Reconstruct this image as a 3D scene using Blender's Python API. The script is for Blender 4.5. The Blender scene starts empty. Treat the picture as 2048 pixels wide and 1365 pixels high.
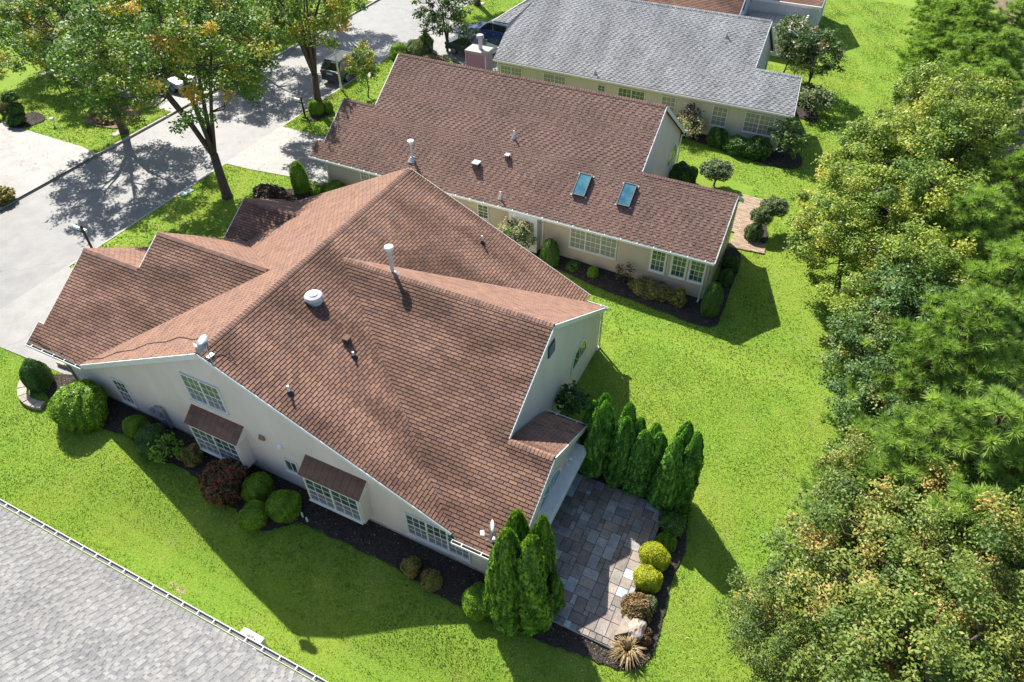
import bpy, bmesh, math, random
import numpy as np
from mathutils import Vector, Matrix
random.seed(7); RNG = np.random.default_rng(11)
scene = bpy.context.scene
COL = scene.collection

# ------------------------------------------------------------------ camera
CAM = Vector((0, 0, 24.0)); FPX = 1407.0
R_ = np.array([[0.898383415773816, 0.43913725492198885, -0.008106145949277343],
               [-0.29830432824548403, 0.6236069401884757, 0.7225848821410374],
               [-0.32236899046369416, 0.6467401761823265, -0.6912346768638504]])
cam_d = bpy.data.cameras.new('camera'); cam = bpy.data.objects.new('camera', cam_d); COL.objects.link(cam)
m3 = Matrix([[R_[0][i], R_[1][i], -R_[2][i]] for i in range(3)])
cam.matrix_world = Matrix.Translation(CAM) @ m3.to_4x4()
cam_d.sensor_width = 36; cam_d.lens = 36 * FPX / 2048; cam_d.clip_end = 2000; cam_d.clip_start = .1
scene.camera = cam
# ------------------------------------------------------------------ light
SUN = Vector((-.78, .60, 1.0)).normalized()          # towards the sun
elev = math.asin(SUN.z); az = math.atan2(SUN.x, SUN.y)
world = bpy.data.worlds.new('World'); scene.world = world; world.use_nodes = True
nt = world.node_tree; bgn = nt.nodes['Background']
sky = nt.nodes.new('ShaderNodeTexSky'); sky.sky_type = 'NISHITA'; sky.sun_disc = False
sky.sun_elevation = elev; sky.sun_rotation = az
nt.links.new(sky.outputs[0], bgn.inputs[0]); bgn.inputs[1].default_value = .10
sd = bpy.data.lights.new('sun', 'SUN'); sd.energy = 5.0; sd.angle = math.radians(.5); sd.color = (1, .95, .85)
so = bpy.data.objects.new('sun', sd); COL.objects.link(so); so.rotation_euler = SUN.to_track_quat('Z', 'Y').to_euler()
scene.view_settings.view_transform = 'Standard'; scene.view_settings.look = 'None'
scene.view_settings.exposure = .92; scene.view_settings.gamma = 1; scene.view_settings.use_curve_mapping = False
scene.cycles.max_bounces = 6; scene.cycles.transparent_max_bounces = 6

# ------------------------------------------------------------------ helpers: places
def sm(x, a, b):
    t = np.clip((x - a) / (b - a), 0, 1); return t * t * (3 - 2 * t)
def gz(x, y):
    z = -.53 - .03 * (np.clip(x, -31, 2) + 6.4)
    z = z - .75 * np.exp(-((y - 6.6) / 1.7) ** 2) * sm(x, -26, -18)
    z = z - .28 * np.exp(-((y - 27.2) / 1.5) ** 2) * sm(x, -18, -10)
    return z
def ray(px, py):
    d = np.array([(px - 1024) / FPX, -(py - 682.5) / FPX, 1.0]); return R_.T @ d
def at(px, py, z):
    d = ray(px, py); t = (z - 24.0) / d[2]; return Vector((t * d[0], t * d[1], z))
def G(px, py):
    z = 0.
    for _ in range(25):
        P = at(px, py, z); z = .5 * z + .5 * float(gz(P.x, P.y))
    return P
def V(*a): return Vector(a)

# ------------------------------------------------------------------ helpers: materials
def mat(name, col, rough=.7, noise=0, nscale=5, col2=None, bump=0, bscale=40, metal=0, spec=.5, stretch=None, objrand=0):
    m = bpy.data.materials.new(name); m.use_nodes = True; n = m.node_tree.nodes; l = m.node_tree.links
    b = n['Principled BSDF']; b.inputs['Roughness'].default_value = rough; b.inputs['Metallic'].default_value = metal
    b.inputs['Specular IOR Level'].default_value = spec
    b.inputs['Base Color'].default_value = (*col, 1)
    geo = n.new('ShaderNodeNewGeometry'); src = geo.outputs['Position']
    if stretch:
        mp = n.new('ShaderNodeMapping'); mp.inputs['Scale'].default_value = stretch; l.new(src, mp.inputs[0]); src = mp.outputs[0]
    out = None
    if noise or col2:
        nz = n.new('ShaderNodeTexNoise'); nz.inputs['Scale'].default_value = nscale; nz.inputs['Detail'].default_value = 6
        nz.inputs['Roughness'].default_value = .65; l.new(src, nz.inputs['Vector'])
        r = n.new('ShaderNodeValToRGB'); c2 = col2 or tuple(c * (1 - noise) for c in col)
        r.color_ramp.elements[0].position = .3; r.color_ramp.elements[1].position = .7
        r.color_ramp.elements[0].color = (*c2, 1); r.color_ramp.elements[1].color = (*col, 1)
        l.new(nz.outputs[0], r.inputs[0]); out = r.outputs[0]
    if objrand:
        oi = n.new('ShaderNodeObjectInfo'); hs = n.new('ShaderNodeHueSaturation')
        mr = n.new('ShaderNodeMapRange'); mr.inputs[3].default_value = 1 - objrand; mr.inputs[4].default_value = 1 + objrand
        l.new(oi.outputs['Random'], mr.inputs[0]); l.new(mr.outputs[0], hs.inputs['Value'])
        if out: l.new(out, hs.inputs['Color'])
        else: hs.inputs['Color'].default_value = (*col, 1)
        out = hs.outputs[0]
    if out: l.new(out, b.inputs['Base Color'])
    if bump:
        nb = n.new('ShaderNodeTexNoise'); nb.inputs['Scale'].default_value = bscale; nb.inputs['Detail'].default_value = 4
        l.new(src, nb.inputs['Vector'])
        bp = n.new('ShaderNodeBump'); bp.inputs['Strength'].default_value = bump; bp.inputs['Distance'].default_value = .02
        l.new(nb.outputs[0], bp.inputs['Height']); l.new(bp.outputs[0], b.inputs['Normal'])
    return m

def ramp_mat(name, stops, rough=.8, stain=0, stain_scale=.35, spec=.3, streak=None, jitter=.0, trans=0, grain=0):
    """colour picked per piece: the 'tint' face attribute plus the object's own random number"""
    m = bpy.data.materials.new(name); m.use_nodes = True; n = m.node_tree.nodes; l = m.node_tree.links
    b = n['Principled BSDF']; b.inputs['Roughness'].default_value = rough; b.inputs['Specular IOR Level'].default_value = spec
    at_ = n.new('ShaderNodeAttribute'); at_.attribute_name = 'tint'
    oi = n.new('ShaderNodeObjectInfo'); ad = n.new('ShaderNodeMath'); ad.operation = 'MULTIPLY_ADD'
    l.new(oi.outputs['Random'], ad.inputs[0]); ad.inputs[1].default_value = jitter; l.new(at_.outputs['Fac'], ad.inputs[2])
    fr = n.new('ShaderNodeMath'); fr.operation = 'FRACT' if jitter >= 1 else 'ADD'; l.new(ad.outputs[0], fr.inputs[0])
    if jitter < 1: fr.inputs[1].default_value = -jitter * .5
    r = n.new('ShaderNodeValToRGB'); cr = r.color_ramp
    for i, (p, c) in enumerate(stops):
        e = cr.elements[i] if i < 2 else cr.elements.new(p)
        e.position = p; e.color = (*c, 1)
    l.new(fr.outputs[0], r.inputs[0]); out = r.outputs[0]
    geo = n.new('ShaderNodeNewGeometry')
    if stain:
        mp = n.new('ShaderNodeMapping'); mp.inputs['Scale'].default_value = streak or (1, 1, 1); l.new(geo.outputs['Position'], mp.inputs[0])
        nz = n.new('ShaderNodeTexNoise'); nz.inputs['Scale'].default_value = stain_scale; nz.inputs['Detail'].default_value = 5; l.new(mp.outputs[0], nz.inputs['Vector'])
        mr = n.new('ShaderNodeMapRange'); mr.inputs[1].default_value = .35; mr.inputs[2].default_value = .65
        mr.inputs[3].default_value = 1 - stain; mr.inputs[4].default_value = 1.08
        l.new(nz.outputs[0], mr.inputs[0])
        mx = n.new('ShaderNodeVectorMath'); mx.operation = 'SCALE'; l.new(out, mx.inputs[0]); l.new(mr.outputs[0], mx.inputs['Scale']); out = mx.outputs[0]
    if grain:
        nz = n.new('ShaderNodeTexNoise'); nz.inputs['Scale'].default_value = 28; nz.inputs['Detail'].default_value = 3; l.new(geo.outputs['Position'], nz.inputs['Vector'])
        mr = n.new('ShaderNodeMapRange'); mr.inputs[1].default_value = .3; mr.inputs[2].default_value = .7
        mr.inputs[3].default_value = 1 - grain; mr.inputs[4].default_value = 1 + grain; l.new(nz.outputs[0], mr.inputs[0])
        mx = n.new('ShaderNodeVectorMath'); mx.operation = 'SCALE'; l.new(out, mx.inputs[0]); l.new(mr.outputs[0], mx.inputs['Scale']); out = mx.outputs[0]
    l.new(out, b.inputs['Base Color'])
    if trans:
        t = n.new('ShaderNodeBsdfTranslucent'); ms = n.new('ShaderNodeMixShader'); ms.inputs[0].default_value = trans
        sc_ = n.new('ShaderNodeVectorMath'); sc_.operation = 'MULTIPLY'; sc_.inputs[1].default_value = (1.25, 1.35, .6)
        l.new(out, sc_.inputs[0]); l.new(sc_.outputs[0], t.inputs[0])
        l.new(b.outputs[0], ms.inputs[1]); l.new(t.outputs[0], ms.inputs[2]); l.new(ms.outputs[0], n['Material Output'].inputs[0])
    return m

# ------------------------------------------------------------------ helpers: meshes and objects
def link(name, me, parent=None, kind=None):
    o = bpy.data.objects.new(name, me); COL.objects.link(o)
    if parent is not None: o.parent = parent
    if kind: o['kind'] = kind
    return o
def tag(o, label, cat, group=None):
    o['label'] = label; o['category'] = cat
    if group: o['group'] = group
    return o
def thing(name, label, cat, loc=(0, 0, 0), group=None):
    o = bpy.data.objects.new(name, None); COL.objects.link(o); o.location = loc; o.empty_display_size = .3
    return tag(o, label, cat, group)
class MB:
    def __init__(s): s.v = []; s.f = []; s.t = []; s.m = []
    def poly(s, pts, tint=0., mi=0):
        k = len(s.v); s.v += [tuple(p) for p in pts]; s.f.append(tuple(range(k, k + len(pts)))); s.t.append(tint); s.m.append(mi)
    def prism(s, pts, d, tint=0., mi=0, caps=(1, 1)):
        pts = [Vector(p) for p in pts]; d = Vector(d); q = [p + d for p in pts]
        k = len(s.v); n = len(pts); s.v += [tuple(p) for p in pts] + [tuple(p) for p in q]
        fs = [tuple(k + (i) for i in range(n))[::-1]] * caps[0] + [tuple(k + n + i for i in range(n))] * caps[1]
        fs += [(k + i, k + (i + 1) % n, k + n + (i + 1) % n, k + n + i) for i in range(n)]
        s.f += fs; s.t += [tint] * len(fs); s.m += [mi] * len(fs)
    def box(s, a, b, tint=0., mi=0):
        (x0, y0, z0), (x1, y1, z1) = a, b
        s.prism([(x0, y0, z0), (x1, y0, z0), (x1, y1, z0), (x0, y1, z0)], (0, 0, z1 - z0), tint, mi)
    def obox(s, c, ax, ay, az, tint=0., mi=0):
        """box about c with half axes ax, ay, az (vectors)"""
        c = Vector(c); ax = Vector(ax); ay = Vector(ay); az = Vector(az)
        s.prism([c - ax - ay - az, c + ax - ay - az, c + ax + ay - az, c - ax + ay - az], az * 2, tint, mi)
    def beam(s, p, q, w, h, up=(0, 0, 1), tint=0., mi=0):
        p = Vector(p); q = Vector(q); d = q - p; L = d.length
        if L < 1e-5: return
        d /= L; up = Vector(up); sd_ = d.cross(up)
        if sd_.length < 1e-3: sd_ = d.cross(Vector((1, 0, 0)))
        sd_.normalize(); u = sd_.cross(d)
        s.obox((p + q) / 2, d * L / 2, sd_ * w / 2, u * h / 2, tint, mi)
    def tube(s, pts, rad, n=8, tint=0., mi=0, caps=True):
        pts = [Vector(p) for p in pts]; k0 = len(s.v); rs = rad if isinstance(rad, (list, tuple)) else [rad] * len(pts)
        a = None
        for i, p in enumerate(pts):
            d = (pts[min(i + 1, len(pts) - 1)] - pts[max(i - 1, 0)])
            d = d.normalized() if d.length > 1e-9 else Vector((0, 0, 1))
            if a is None: a = d.orthogonal().normalized()
            a = (a - d * a.dot(d)); a = a.normalized() if a.length > 1e-6 else d.orthogonal().normalized()
            b = d.cross(a)
            for j in range(n):
                t = 2 * math.pi * j / n; s.v.append(tuple(p + (a * math.cos(t) + b * math.sin(t)) * rs[i]))
        for i in range(len(pts) - 1):
            for j in range(n):
                s.f.append((k0 + i * n + j, k0 + i * n + (j + 1) % n, k0 + (i + 1) * n + (j + 1) % n, k0 + (i + 1) * n + j)); s.t.append(tint); s.m.append(mi)
        if caps:
            s.f.append(tuple(k0 + j for j in range(n))[::-1]); s.t.append(tint); s.m.append(mi)
            s.f.append(tuple(k0 + (len(pts) - 1) * n + j for j in range(n))); s.t.append(tint); s.m.append(mi)
    def lathe(s, c, prof, n=16, tint=0., mi=0, ax=(0, 0, 1)):
        c = Vector(c); ax = Vector(ax).normalized(); s.tube([c + ax * z for r, z in prof], [max(r, .001) for r, z in prof], n, tint, mi)
    def mesh(s, name, mats, smooth=False):
        me = bpy.data.meshes.new(name); me.from_pydata(s.v, [], s.f)
        a = me.attributes.new('tint', 'FLOAT', 'FACE'); a.data.foreach_set('value', s.t)
        for m in (mats if isinstance(mats, (list, tuple)) else [mats]): me.materials.append(m)
        if any(s.m): me.polygons.foreach_set('material_index', s.m)
        if smooth: me.shade_smooth()
        me.update(); return me
    def build(s, name, mats, parent=None, kind=None, smooth=False):
        return link(name, s.mesh(name, mats, smooth), parent, kind)

def fast_mesh(name, co, quads, tint, mats, mi=None):
    """co (N,3), quads (M,4) or (M,3) as numpy arrays"""
    me = bpy.data.meshes.new(name); k = quads.shape[1]
    me.vertices.add(len(co)); me.vertices.foreach_set('co', co.astype(np.float32).ravel())
    me.loops.add(quads.size); me.loops.foreach_set('vertex_index', quads.astype(np.int32).ravel())
    me.polygons.add(len(quads)); me.polygons.foreach_set('loop_start', np.arange(0, quads.size, k, dtype=np.int32))
    a = me.attributes.new('tint', 'FLOAT', 'FACE'); a.data.foreach_set('value', np.asarray(tint, np.float32))
    for m in mats: me.materials.append(m)
    if mi is not None: me.polygons.foreach_set('material_index', np.asarray(mi, np.int32))
    me.update(calc_edges=True); return me

# ------------------------------------------------------------------ materials
GRASS_A = (.075, .15, .014)
M = {}
M['white'] = mat('white_trim', (.78, .78, .76), .5, noise=.12, nscale=3)
def siding(name, col, lap=.115):
    return mat(name, col, .55, noise=.13, nscale=1.1, stretch=(1, 1, .35)); n = m.node_tree.nodes; l = m.node_tree.links
    geo = n.new('ShaderNodeNewGeometry'); sx = n.new('ShaderNodeSeparateXYZ'); l.new(geo.outputs['Position'], sx.inputs[0])
    mu = n.new('ShaderNodeMath'); mu.operation = 'DIVIDE'; mu.inputs[1].default_value = lap; l.new(sx.outputs['Z'], mu.inputs[0])
    fr = n.new('ShaderNodeMath'); fr.operation = 'FRACT'; l.new(mu.outputs[0], fr.inputs[0])
    bp = n.new('ShaderNodeBump'); bp.invert = True; bp.inputs['Distance'].default_value = .03; bp.inputs['Strength'].default_value = 1
    l.new(fr.outputs[0], bp.inputs['Height']); l.new(bp.outputs[0], n['Principled BSDF'].inputs['Normal'])
    return m
M['siding'] = siding('off_white_siding', (.78, .68, .63))
M['siding_tan'] = siding('tan_siding', (.56, .47, .37))
M['siding_cream'] = siding('cream_siding', (.66, .62, .48))
M['siding_mauve'] = siding('mauve_siding', (.36, .26, .30))
M['siding_white'] = siding('white_siding', (.70, .70, .72))
M['glass_dark'] = mat('window_glass', (.14, .20, .17), .06, spec=.8, col2=(.008, .03, .03), nscale=1.6)  # pale green and dark patches put reflections into the pane colour
M['glass_screen'] = mat('screened_window_glass', (.22, .23, .27), .25, noise=.2, nscale=3)
M['glass_blind'] = mat('window_glass_over_blinds', (.34, .34, .28), .15, noise=.25, nscale=4, stretch=(1, 1, 6))
M['glass_blue'] = mat('skylight_glass', (.12, .32, .36), .04, spec=1, col2=(.02, .10, .17), nscale=1.3)
M['glass_leaf'] = mat('window_glass_dark_green', (.16, .22, .12), .05, spec=.8, col2=(.015, .04, .02), nscale=1.8)  # mottled greens put leafy reflections into the pane colour
M['concrete'] = mat('concrete', (.44, .42, .37), .85, noise=.25, nscale=1.2, bump=.3, bscale=30)
M['metal'] = mat('galvanised_metal', (.55, .56, .58), .4, noise=.25, nscale=6, metal=.5)
M['pipe'] = mat('painted_metal_pipe', (.6, .6, .62), .45, noise=.2, nscale=7)
M['black'] = mat('black_rubber', (.02, .02, .022), .6)
M['dark'] = mat('dark_plastic', (.05, .05, .055), .5)
M['grey'] = mat('grey_plastic', (.30, .31, .33), .5, noise=.15)
M['gutter_dirt'] = mat('gutter_dirt', (.035, .03, .02), .9, noise=.5, nscale=10)
M['wood'] = mat('weathered_wood_post', (.06, .05, .042), .85, noise=.4, nscale=8, stretch=(1, 1, .2))
M['bark'] = mat('bark', (.13, .10, .075), .95, noise=.6, nscale=9, bump=1, bscale=25, stretch=(1, 1, .3))
M['bark_grey'] = mat('grey_bark', (.17, .14, .11), .95, noise=.5, nscale=9, bump=1, bscale=25)
M['stone'] = mat('tan_garden_stone', (.5, .42, .34), .85, noise=.45, nscale=5, bump=.6, bscale=18, objrand=.2)
M['mulch'] = mat('dark_mulch', (.075, .06, .05), .95, col2=(.012, .010, .010), nscale=14, bump=1, bscale=30)
M['litter'] = mat('leaf_litter', (.26, .17, .12), .95, col2=(.10, .085, .05), nscale=3.5, bump=1, bscale=18)
M['copper'] = mat('blue_car_paint', (.02, .06, .2), .2, spec=.8)
# ------------------------------------------------------------------ roofs
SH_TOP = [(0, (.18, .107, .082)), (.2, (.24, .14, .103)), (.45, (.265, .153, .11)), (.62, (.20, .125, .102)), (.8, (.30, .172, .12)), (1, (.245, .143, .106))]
M['shingle_brown'] = ramp_mat('brown_asphalt_shingle', SH_TOP, .9, stain=.5, stain_scale=.7, streak=(.35, 1.1, .3), jitter=1, grain=.2, spec=.15)  # algae streaks, deepened to put the shade of unlit slopes into the colour
M['shingle_sunlit'] = ramp_mat('unstained_sunlit_shingle', SH_TOP, .9, jitter=1, grain=.2, spec=.15)  # same palette without streaks; its paleness puts sunlight into the slope colour
M['shingle_red'] = ramp_mat('reddish_architectural_shingle', [(0, (.155, .10, .084)), (.3, (.20, .128, .105)), (.55, (.225, .143, .115)), (.8, (.185, .117, .097)), (1, (.25, .155, .125))], .9, stain=.15, jitter=1, grain=.2, spec=.15)
M['shingle_grey'] = ramp_mat('grey_shingle', [(0, (.24, .245, .255)), (.35, (.31, .315, .32)), (.65, (.35, .35, .35)), (1, (.39, .39, .39))], .9, spec=.15, stain=.22, stain_scale=.7, streak=(1, .35, .35), jitter=1, grain=.3)
M['shingle_light'] = ramp_mat('light_grey_shingle', [(0, (.16, .16, .165)), (.35, (.205, .20, .20)), (.7, (.245, .24, .235)), (1, (.28, .275, .27))], .85, stain=.12, jitter=1, grain=.25)
M['deck_brown'] = mat('roof_felt_brown', (.035, .02, .016), .95)
M['deck_grey'] = mat('roof_felt_grey', (.07, .07, .075), .95)
M['deck_light'] = mat('roof_felt_light', (.13, .13, .135), .95)
M['cap_brown'] = ramp_mat('brown_ridge_shingle', SH_TOP, .85, jitter=1, grain=.2)

def clip(poly, convex):
    """Sutherland-Hodgman in 2D, convex counter-clockwise"""
    for i in range(len(convex)):
        ax, ay = convex[i]; bx, by = convex[(i + 1) % len(convex)]
        out = []; n = len(poly)
        for j in range(n):
            p = poly[j]; q = poly[(j + 1) % n]
            dp = (bx - ax) * (p[1] - ay) - (by - ay) * (p[0] - ax); dq = (bx - ax) * (q[1] - ay) - (by - ay) * (q[0] - ax)
            if dp >= 0: out.append(p)
            if (dp > 0 and dq < 0) or (dp < 0 and dq > 0):
                t = dp / (dp - dq); out.append((p[0] + t * (q[0] - p[0]), p[1] + t * (q[1] - p[1])))
        poly = out
        if len(poly) < 3: return []
    return poly
def area2(p): return .5 * sum(p[i][0] * p[(i + 1) % len(p)][1] - p[(i + 1) % len(p)][0] * p[i][1] for i in range(len(p)))

ROOF_CANDS = {}
_tabmesh = {}
def shingle_roof(house, pieces, smat, dmat, key, expo=.142, tab=.335, thick=.03, gap=.022, deck=.14, arch=False, hgap=.004, indiv=True, label=None, side_mat=None):
    """pieces: convex 3D polygons of ONE plane. Builds the deck (part 'roof'), the joined shingle field, and remembers whole tabs so that the
    nearest ones can become objects of their own"""
    P0 = [[Vector(p) for p in pc] for pc in pieces]
    pc = P0[0]; nrm = (pc[1] - pc[0]).cross(pc[2] - pc[0]).normalized()
    if nrm.z < 0: nrm = -nrm
    u = Vector((0, 0, 1)).cross(nrm).normalized(); v = nrm.cross(u).normalized()      # v climbs the slope
    org = min((p for q in P0 for p in q), key=lambda p: p.dot(v)).copy()
    mb = MB()
    for q in P0:
        q2 = q if (q[1] - q[0]).cross(q[2] - q[0]).dot(nrm) > 0 else q[::-1]
        mb.prism([p - nrm * deck for p in q2], nrm * deck)
    roof = mb.build('roof', [dmat], house)
    if label: roof['label'] = label
    sh = MB(); cands = []
    seed = int(abs(org.x * 31 + org.y * 17 + org.z * 7)) % 97
    for q in P0:
        q2 = [((p - org).dot(u), (p - org).dot(v)) for p in q]
        if area2(q2) < 0: q2 = q2[::-1]
        u0 = min(p[0] for p in q2); u1 = max(p[0] for p in q2); v0 = min(p[1] for p in q2); v1 = max(p[1] for p in q2)
        for j in range(int(v0 / expo) - 1, int(v1 / expo) + 1):
            rr = random.Random(j * 7919 + seed)
            off = (j % 2) * tab * .5 + rr.uniform(-.02, .02) if not arch else rr.choice((0, .5, 1., 1.5)) * tab
            for i in range(int((u0 - off) / tab) - 1, int((u1 - off) / tab) + 2):
                r2 = random.Random(i * 104729 + j * 1299709 + seed); tint = r2.random()
                a = i * tab + off; w = tab - gap; e = expo - hgap; th = thick
                if arch:
                    if i % 2: th = thick * .3; tint = tint * .75; w = tab
                    else: th = thick; tint = .3 + .7 * tint
                rect = [(a, j * expo), (a + w, j * expo), (a + w, j * expo + e), (a, j * expo + e)]
                c = clip(rect, q2)
                if len(c) < 3: continue
                ar = area2(c)
                if ar < .002: continue
                full = ar > w * e * .999 and not (arch and i % 2)
                if full: cands.append((org + u * a + v * (j * expo), tint))
                k = len(sh.v)
                top = [org + u * x + v * y + nrm * (.004 + th * (1 - .8 * (y - j * expo) / expo)) for x, y in c]
                if full: cands[-1] += (k, len(c))
                bot = [org + u * x + v * y - nrm * .002 for x, y in c]
                n = len(c); sh.v += [tuple(p) for p in top] + [tuple(p) for p in bot]
                sh.f.append(tuple(k + t for t in range(n))); sh.t.append(tint); sh.m.append(0)
                for t in range(n):
                    if c[t][1] > j * expo + e - .002 and c[(t + 1) % n][1] > j * expo + e - .002: continue
                    sh.f.append((k + t, k + n + t, k + n + (t + 1) % n, k + (t + 1) % n)); sh.t.append(tint); sh.m.append(0)
    ROOF_CANDS.setdefault(key, []).append(dict(roof=roof, sh=sh, cands=cands, u=u, v=v, n=nrm, mat=smat, expo=expo, tab=tab, thick=thick, gap=gap, hgap=hgap))
    return roof, u, v, nrm
def finish_shingles(key, count=300):
    """the nearest whole tabs become objects, all others are joined"""
    P = ROOF_CANDS[key]; allc = []
    for pi, p in enumerate(P):
        for c in p['cands']:
            s = proj(c[0])
            if s and 6 < s[0] < 1018 and 6 < s[1] < 676: allc.append(((c[0] - CAM).length, pi, c))
    allc.sort(key=lambda t: t[0]); chosen = allc[:count]
    for pi, p in enumerate(P):
        sh = p['sh']; mine = [c for _, q, c in chosen if q == pi]; dead = set()
        for c in mine: dead.add(c[2])
        if dead:
            starts = sorted(dead); ks = {}
            keep_f = []; keep_t = []
            rng = [(c[2], c[2] + 2 * c[3]) for c in mine]; bad = set()
            for a, b in rng: bad.update(range(a, b))
            for f, t in zip(sh.f, sh.t):
                if f[0] in bad: continue
                keep_f.append(f); keep_t.append(t)
            sh.f = keep_f; sh.t = keep_t; sh.m = [0] * len(keep_f)
            w = p['tab'] - p['gap']; e = p['expo'] - p['hgap']; th = p['thick']
            mb = MB(); A = Vector((0, 0, .004 + th)); 
            z = lambda y: .004 + th * (1 - .8 * y / p['expo'])
            tp = [(0, 0, z(0)), (w, 0, z(0)), (w, e, z(e)), (0, e, z(e))]; bt = [(x, y, -.002) for x, y, _ in tp]
            mb.v = tp + bt; mb.f = [(0, 1, 2, 3), (0, 4, 5, 1), (1, 5, 6, 2), (3, 7, 4, 0)]; mb.t = [0.] * 4; mb.m = [0] * 4
            me = mb.mesh('shingle', [p['mat']])
            R3 = Matrix([[p['u'][i], p['v'][i], p['n'][i]] for i in range(3)]).to_4x4()
            for c in mine:
                o = link('shingle', me, p['roof']); o.matrix_local = Matrix.Translation(c[0]) @ R3
        # drop unused vertices
        used = sorted({i for f in sh.f for i in f}); mp = {a: b for b, a in enumerate(used)}
        sh.v = [sh.v[i] for i in used]; sh.f = [tuple(mp[i] for i in f) for f in sh.f]
        if sh.f: sh.build('shingle_field', [p['mat']], p['roof'], 'stuff')
def proj(P):
    c = R_ @ (np.array(P) - np.array(CAM))
    if c[2] <= 0: return None
    return ((1024 + FPX * c[0] / c[2]) / 2, (682.5 - FPX * c[1] / c[2]) / 2)

def ridge_caps(parent, a, b, sn, ss, mat_, step=.15, w=.16, name='ridge_cap'):
    """a run of folded cap shingles from a to b; sn, ss: slope directions going down either side"""
    a = Vector(a); b = Vector(b); d = (b - a); L = d.length; d /= L; mb = MB(); n = int(L / step)
    sn = Vector(sn).normalized(); ss = Vector(ss).normalized()
    for i in range(n):
        p = a + d * (i * step); q = p + d * (step - .012); t = random.random(); h0 = .05; h1 = .034
        for s_ in (sn, ss):
            nr = Vector((0, 0, 1))
            pts = [p + nr * h0, q + nr * h1, q + nr * h1 + s_ * w, p + nr * h0 + s_ * w]
            mb.prism([x - nr * .03 for x in pts], nr * .03, t)
    return mb.build(name, [mat_], parent, 'stuff')

def rake_board(mb, p, q, h=.2, w=.05):
    p = Vector(p); q = Vector(q); mb.beam(p - V(0, 0, h / 2 + .01), q - V(0, 0, h / 2 + .01), w, h)
def gutter(house, p, q, out, mat_=None, w=.13, h=.12, hang=.6, dirt=True):
    """an open trough along p-q, 'out' points away from the wall"""
    p = Vector(p); q = Vector(q); out = Vector(out).normalized(); mb = MB(); d = (q - p).normalized(); u = V(0, 0, 1)
    c0, c1 = p + out * w / 2, q + out * w / 2
    mb.beam(p + out * w, q + out * w, .02, h); mb.beam(p + out * .005, q + out * .005, .012, h)
    mb.beam(c0 - u * h / 2, c1 - u * h / 2, w, .012)
    mb.beam(p - d * .006 + out * 0, p - d * .006 + out * w, .012, h); mb.beam(q + d * .006, q + d * .006 + out * w, .012, h)
    g = mb.build('gutter', [mat_ or M['white']], house)
    if dirt:
        m2 = MB(); m2.beam(c0 - u * .025, c1 - u * .025, w - .03, .03); m2.build('gutter_debris', [M['gutter_dirt']], g)
    if hang:
        n = int((q - p).length / hang)
        for i in range(1, n + 1):
            hm = MB(); x = p + (q - p) * (i - .5) / n + u * (h / 2 + .004); hm.beam(x, x + out * w, .035, .008); hm.build('gutter_hanger', [mat_ or M['white']], g)
    return g
def downspout(house, x, y, z0, z1, mat_=None, kick=(0, -.3)):
    mb = MB(); mb.box((x - .04, y - .035, z0 + .1), (x + .04, y + .035, z1)); mb.beam((x, y, z0 + .12), (x + kick[0], y + kick[1], z0 + .03), .08, .07)
    return mb.build('downspout', [mat_ or M['white']], house)

def window(house, c, along, out, w, h, cols=1, grid=(3, 2), upper='glass_dark', lower='glass_screen', frame=.06, split=True, mat_=None, rail=True, name='window', label=None, proud=.075):
    """double-hung window centred at c on the wall face"""
    c = Vector(c); a = Vector(along).normalized(); o = Vector(out).normalized(); u = V(0, 0, 1); fm = mat_ or M['white']
    mb = MB()
    for s in (-1, 1):
        mb.obox(c + a * s * (w / 2 - frame / 2) + o * proud / 2, a * frame / 2, o * proud / 2, u * h / 2)
        mb.obox(c + u * s * (h / 2 - frame / 2) + o * proud / 2, a * (w / 2 - frame), o * proud / 2, u * frame / 2)
    mb.obox(c - u * (h / 2 + .02) + o * (proud * .8), a * (w / 2 + .03), o * proud * .8, u * .02)
    cw = (w - frame) / cols
    for i in range(1, cols):
        mb.obox(c + a * (-w / 2 + frame / 2 + cw * i) + o * proud / 2, a * frame * .55, o * (proud / 2 + .002), u * (h / 2 - frame))
    win = mb.build(name, [fm], house)
    if label: win['label'] = label
    for i in range(cols):
        cc = c + a * (-w / 2 + frame / 2 + cw * (i + .5)); pw = cw - frame * 1.05
        hh = h - 2 * frame
        for s, mk in ((1, upper), (-1, lower)):
            zc = cc + u * s * hh / 4; b = MB(); dep = .045 if s > 0 else .034
            b.obox(zc + o * dep * .5, a * pw / 2, o * dep * .5, u * (hh / 4 - .012)); b.build('pane', [M[mk]], win)
            g = MB(); t = .012
            for k in range(1, grid[0]):
                g.obox(zc + a * (-pw / 2 + pw * k / grid[0]) + o * (dep + .005), a * t, o * .005, u * (hh / 4 - .012))
            for k in range(1, grid[1]):
                g.obox(zc + u * (-hh / 4 + hh / 2 * k / grid[1]) + o * (dep + .0075), a * pw / 2, o * .005, u * t)
            if g.v: g.build('muntin', [fm], win)
        if rail:
            g = MB(); g.obox(cc + o * .032, a * pw / 2, o * .032, u * .022); g.build('sash_rail', [fm], win)
    return win
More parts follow.
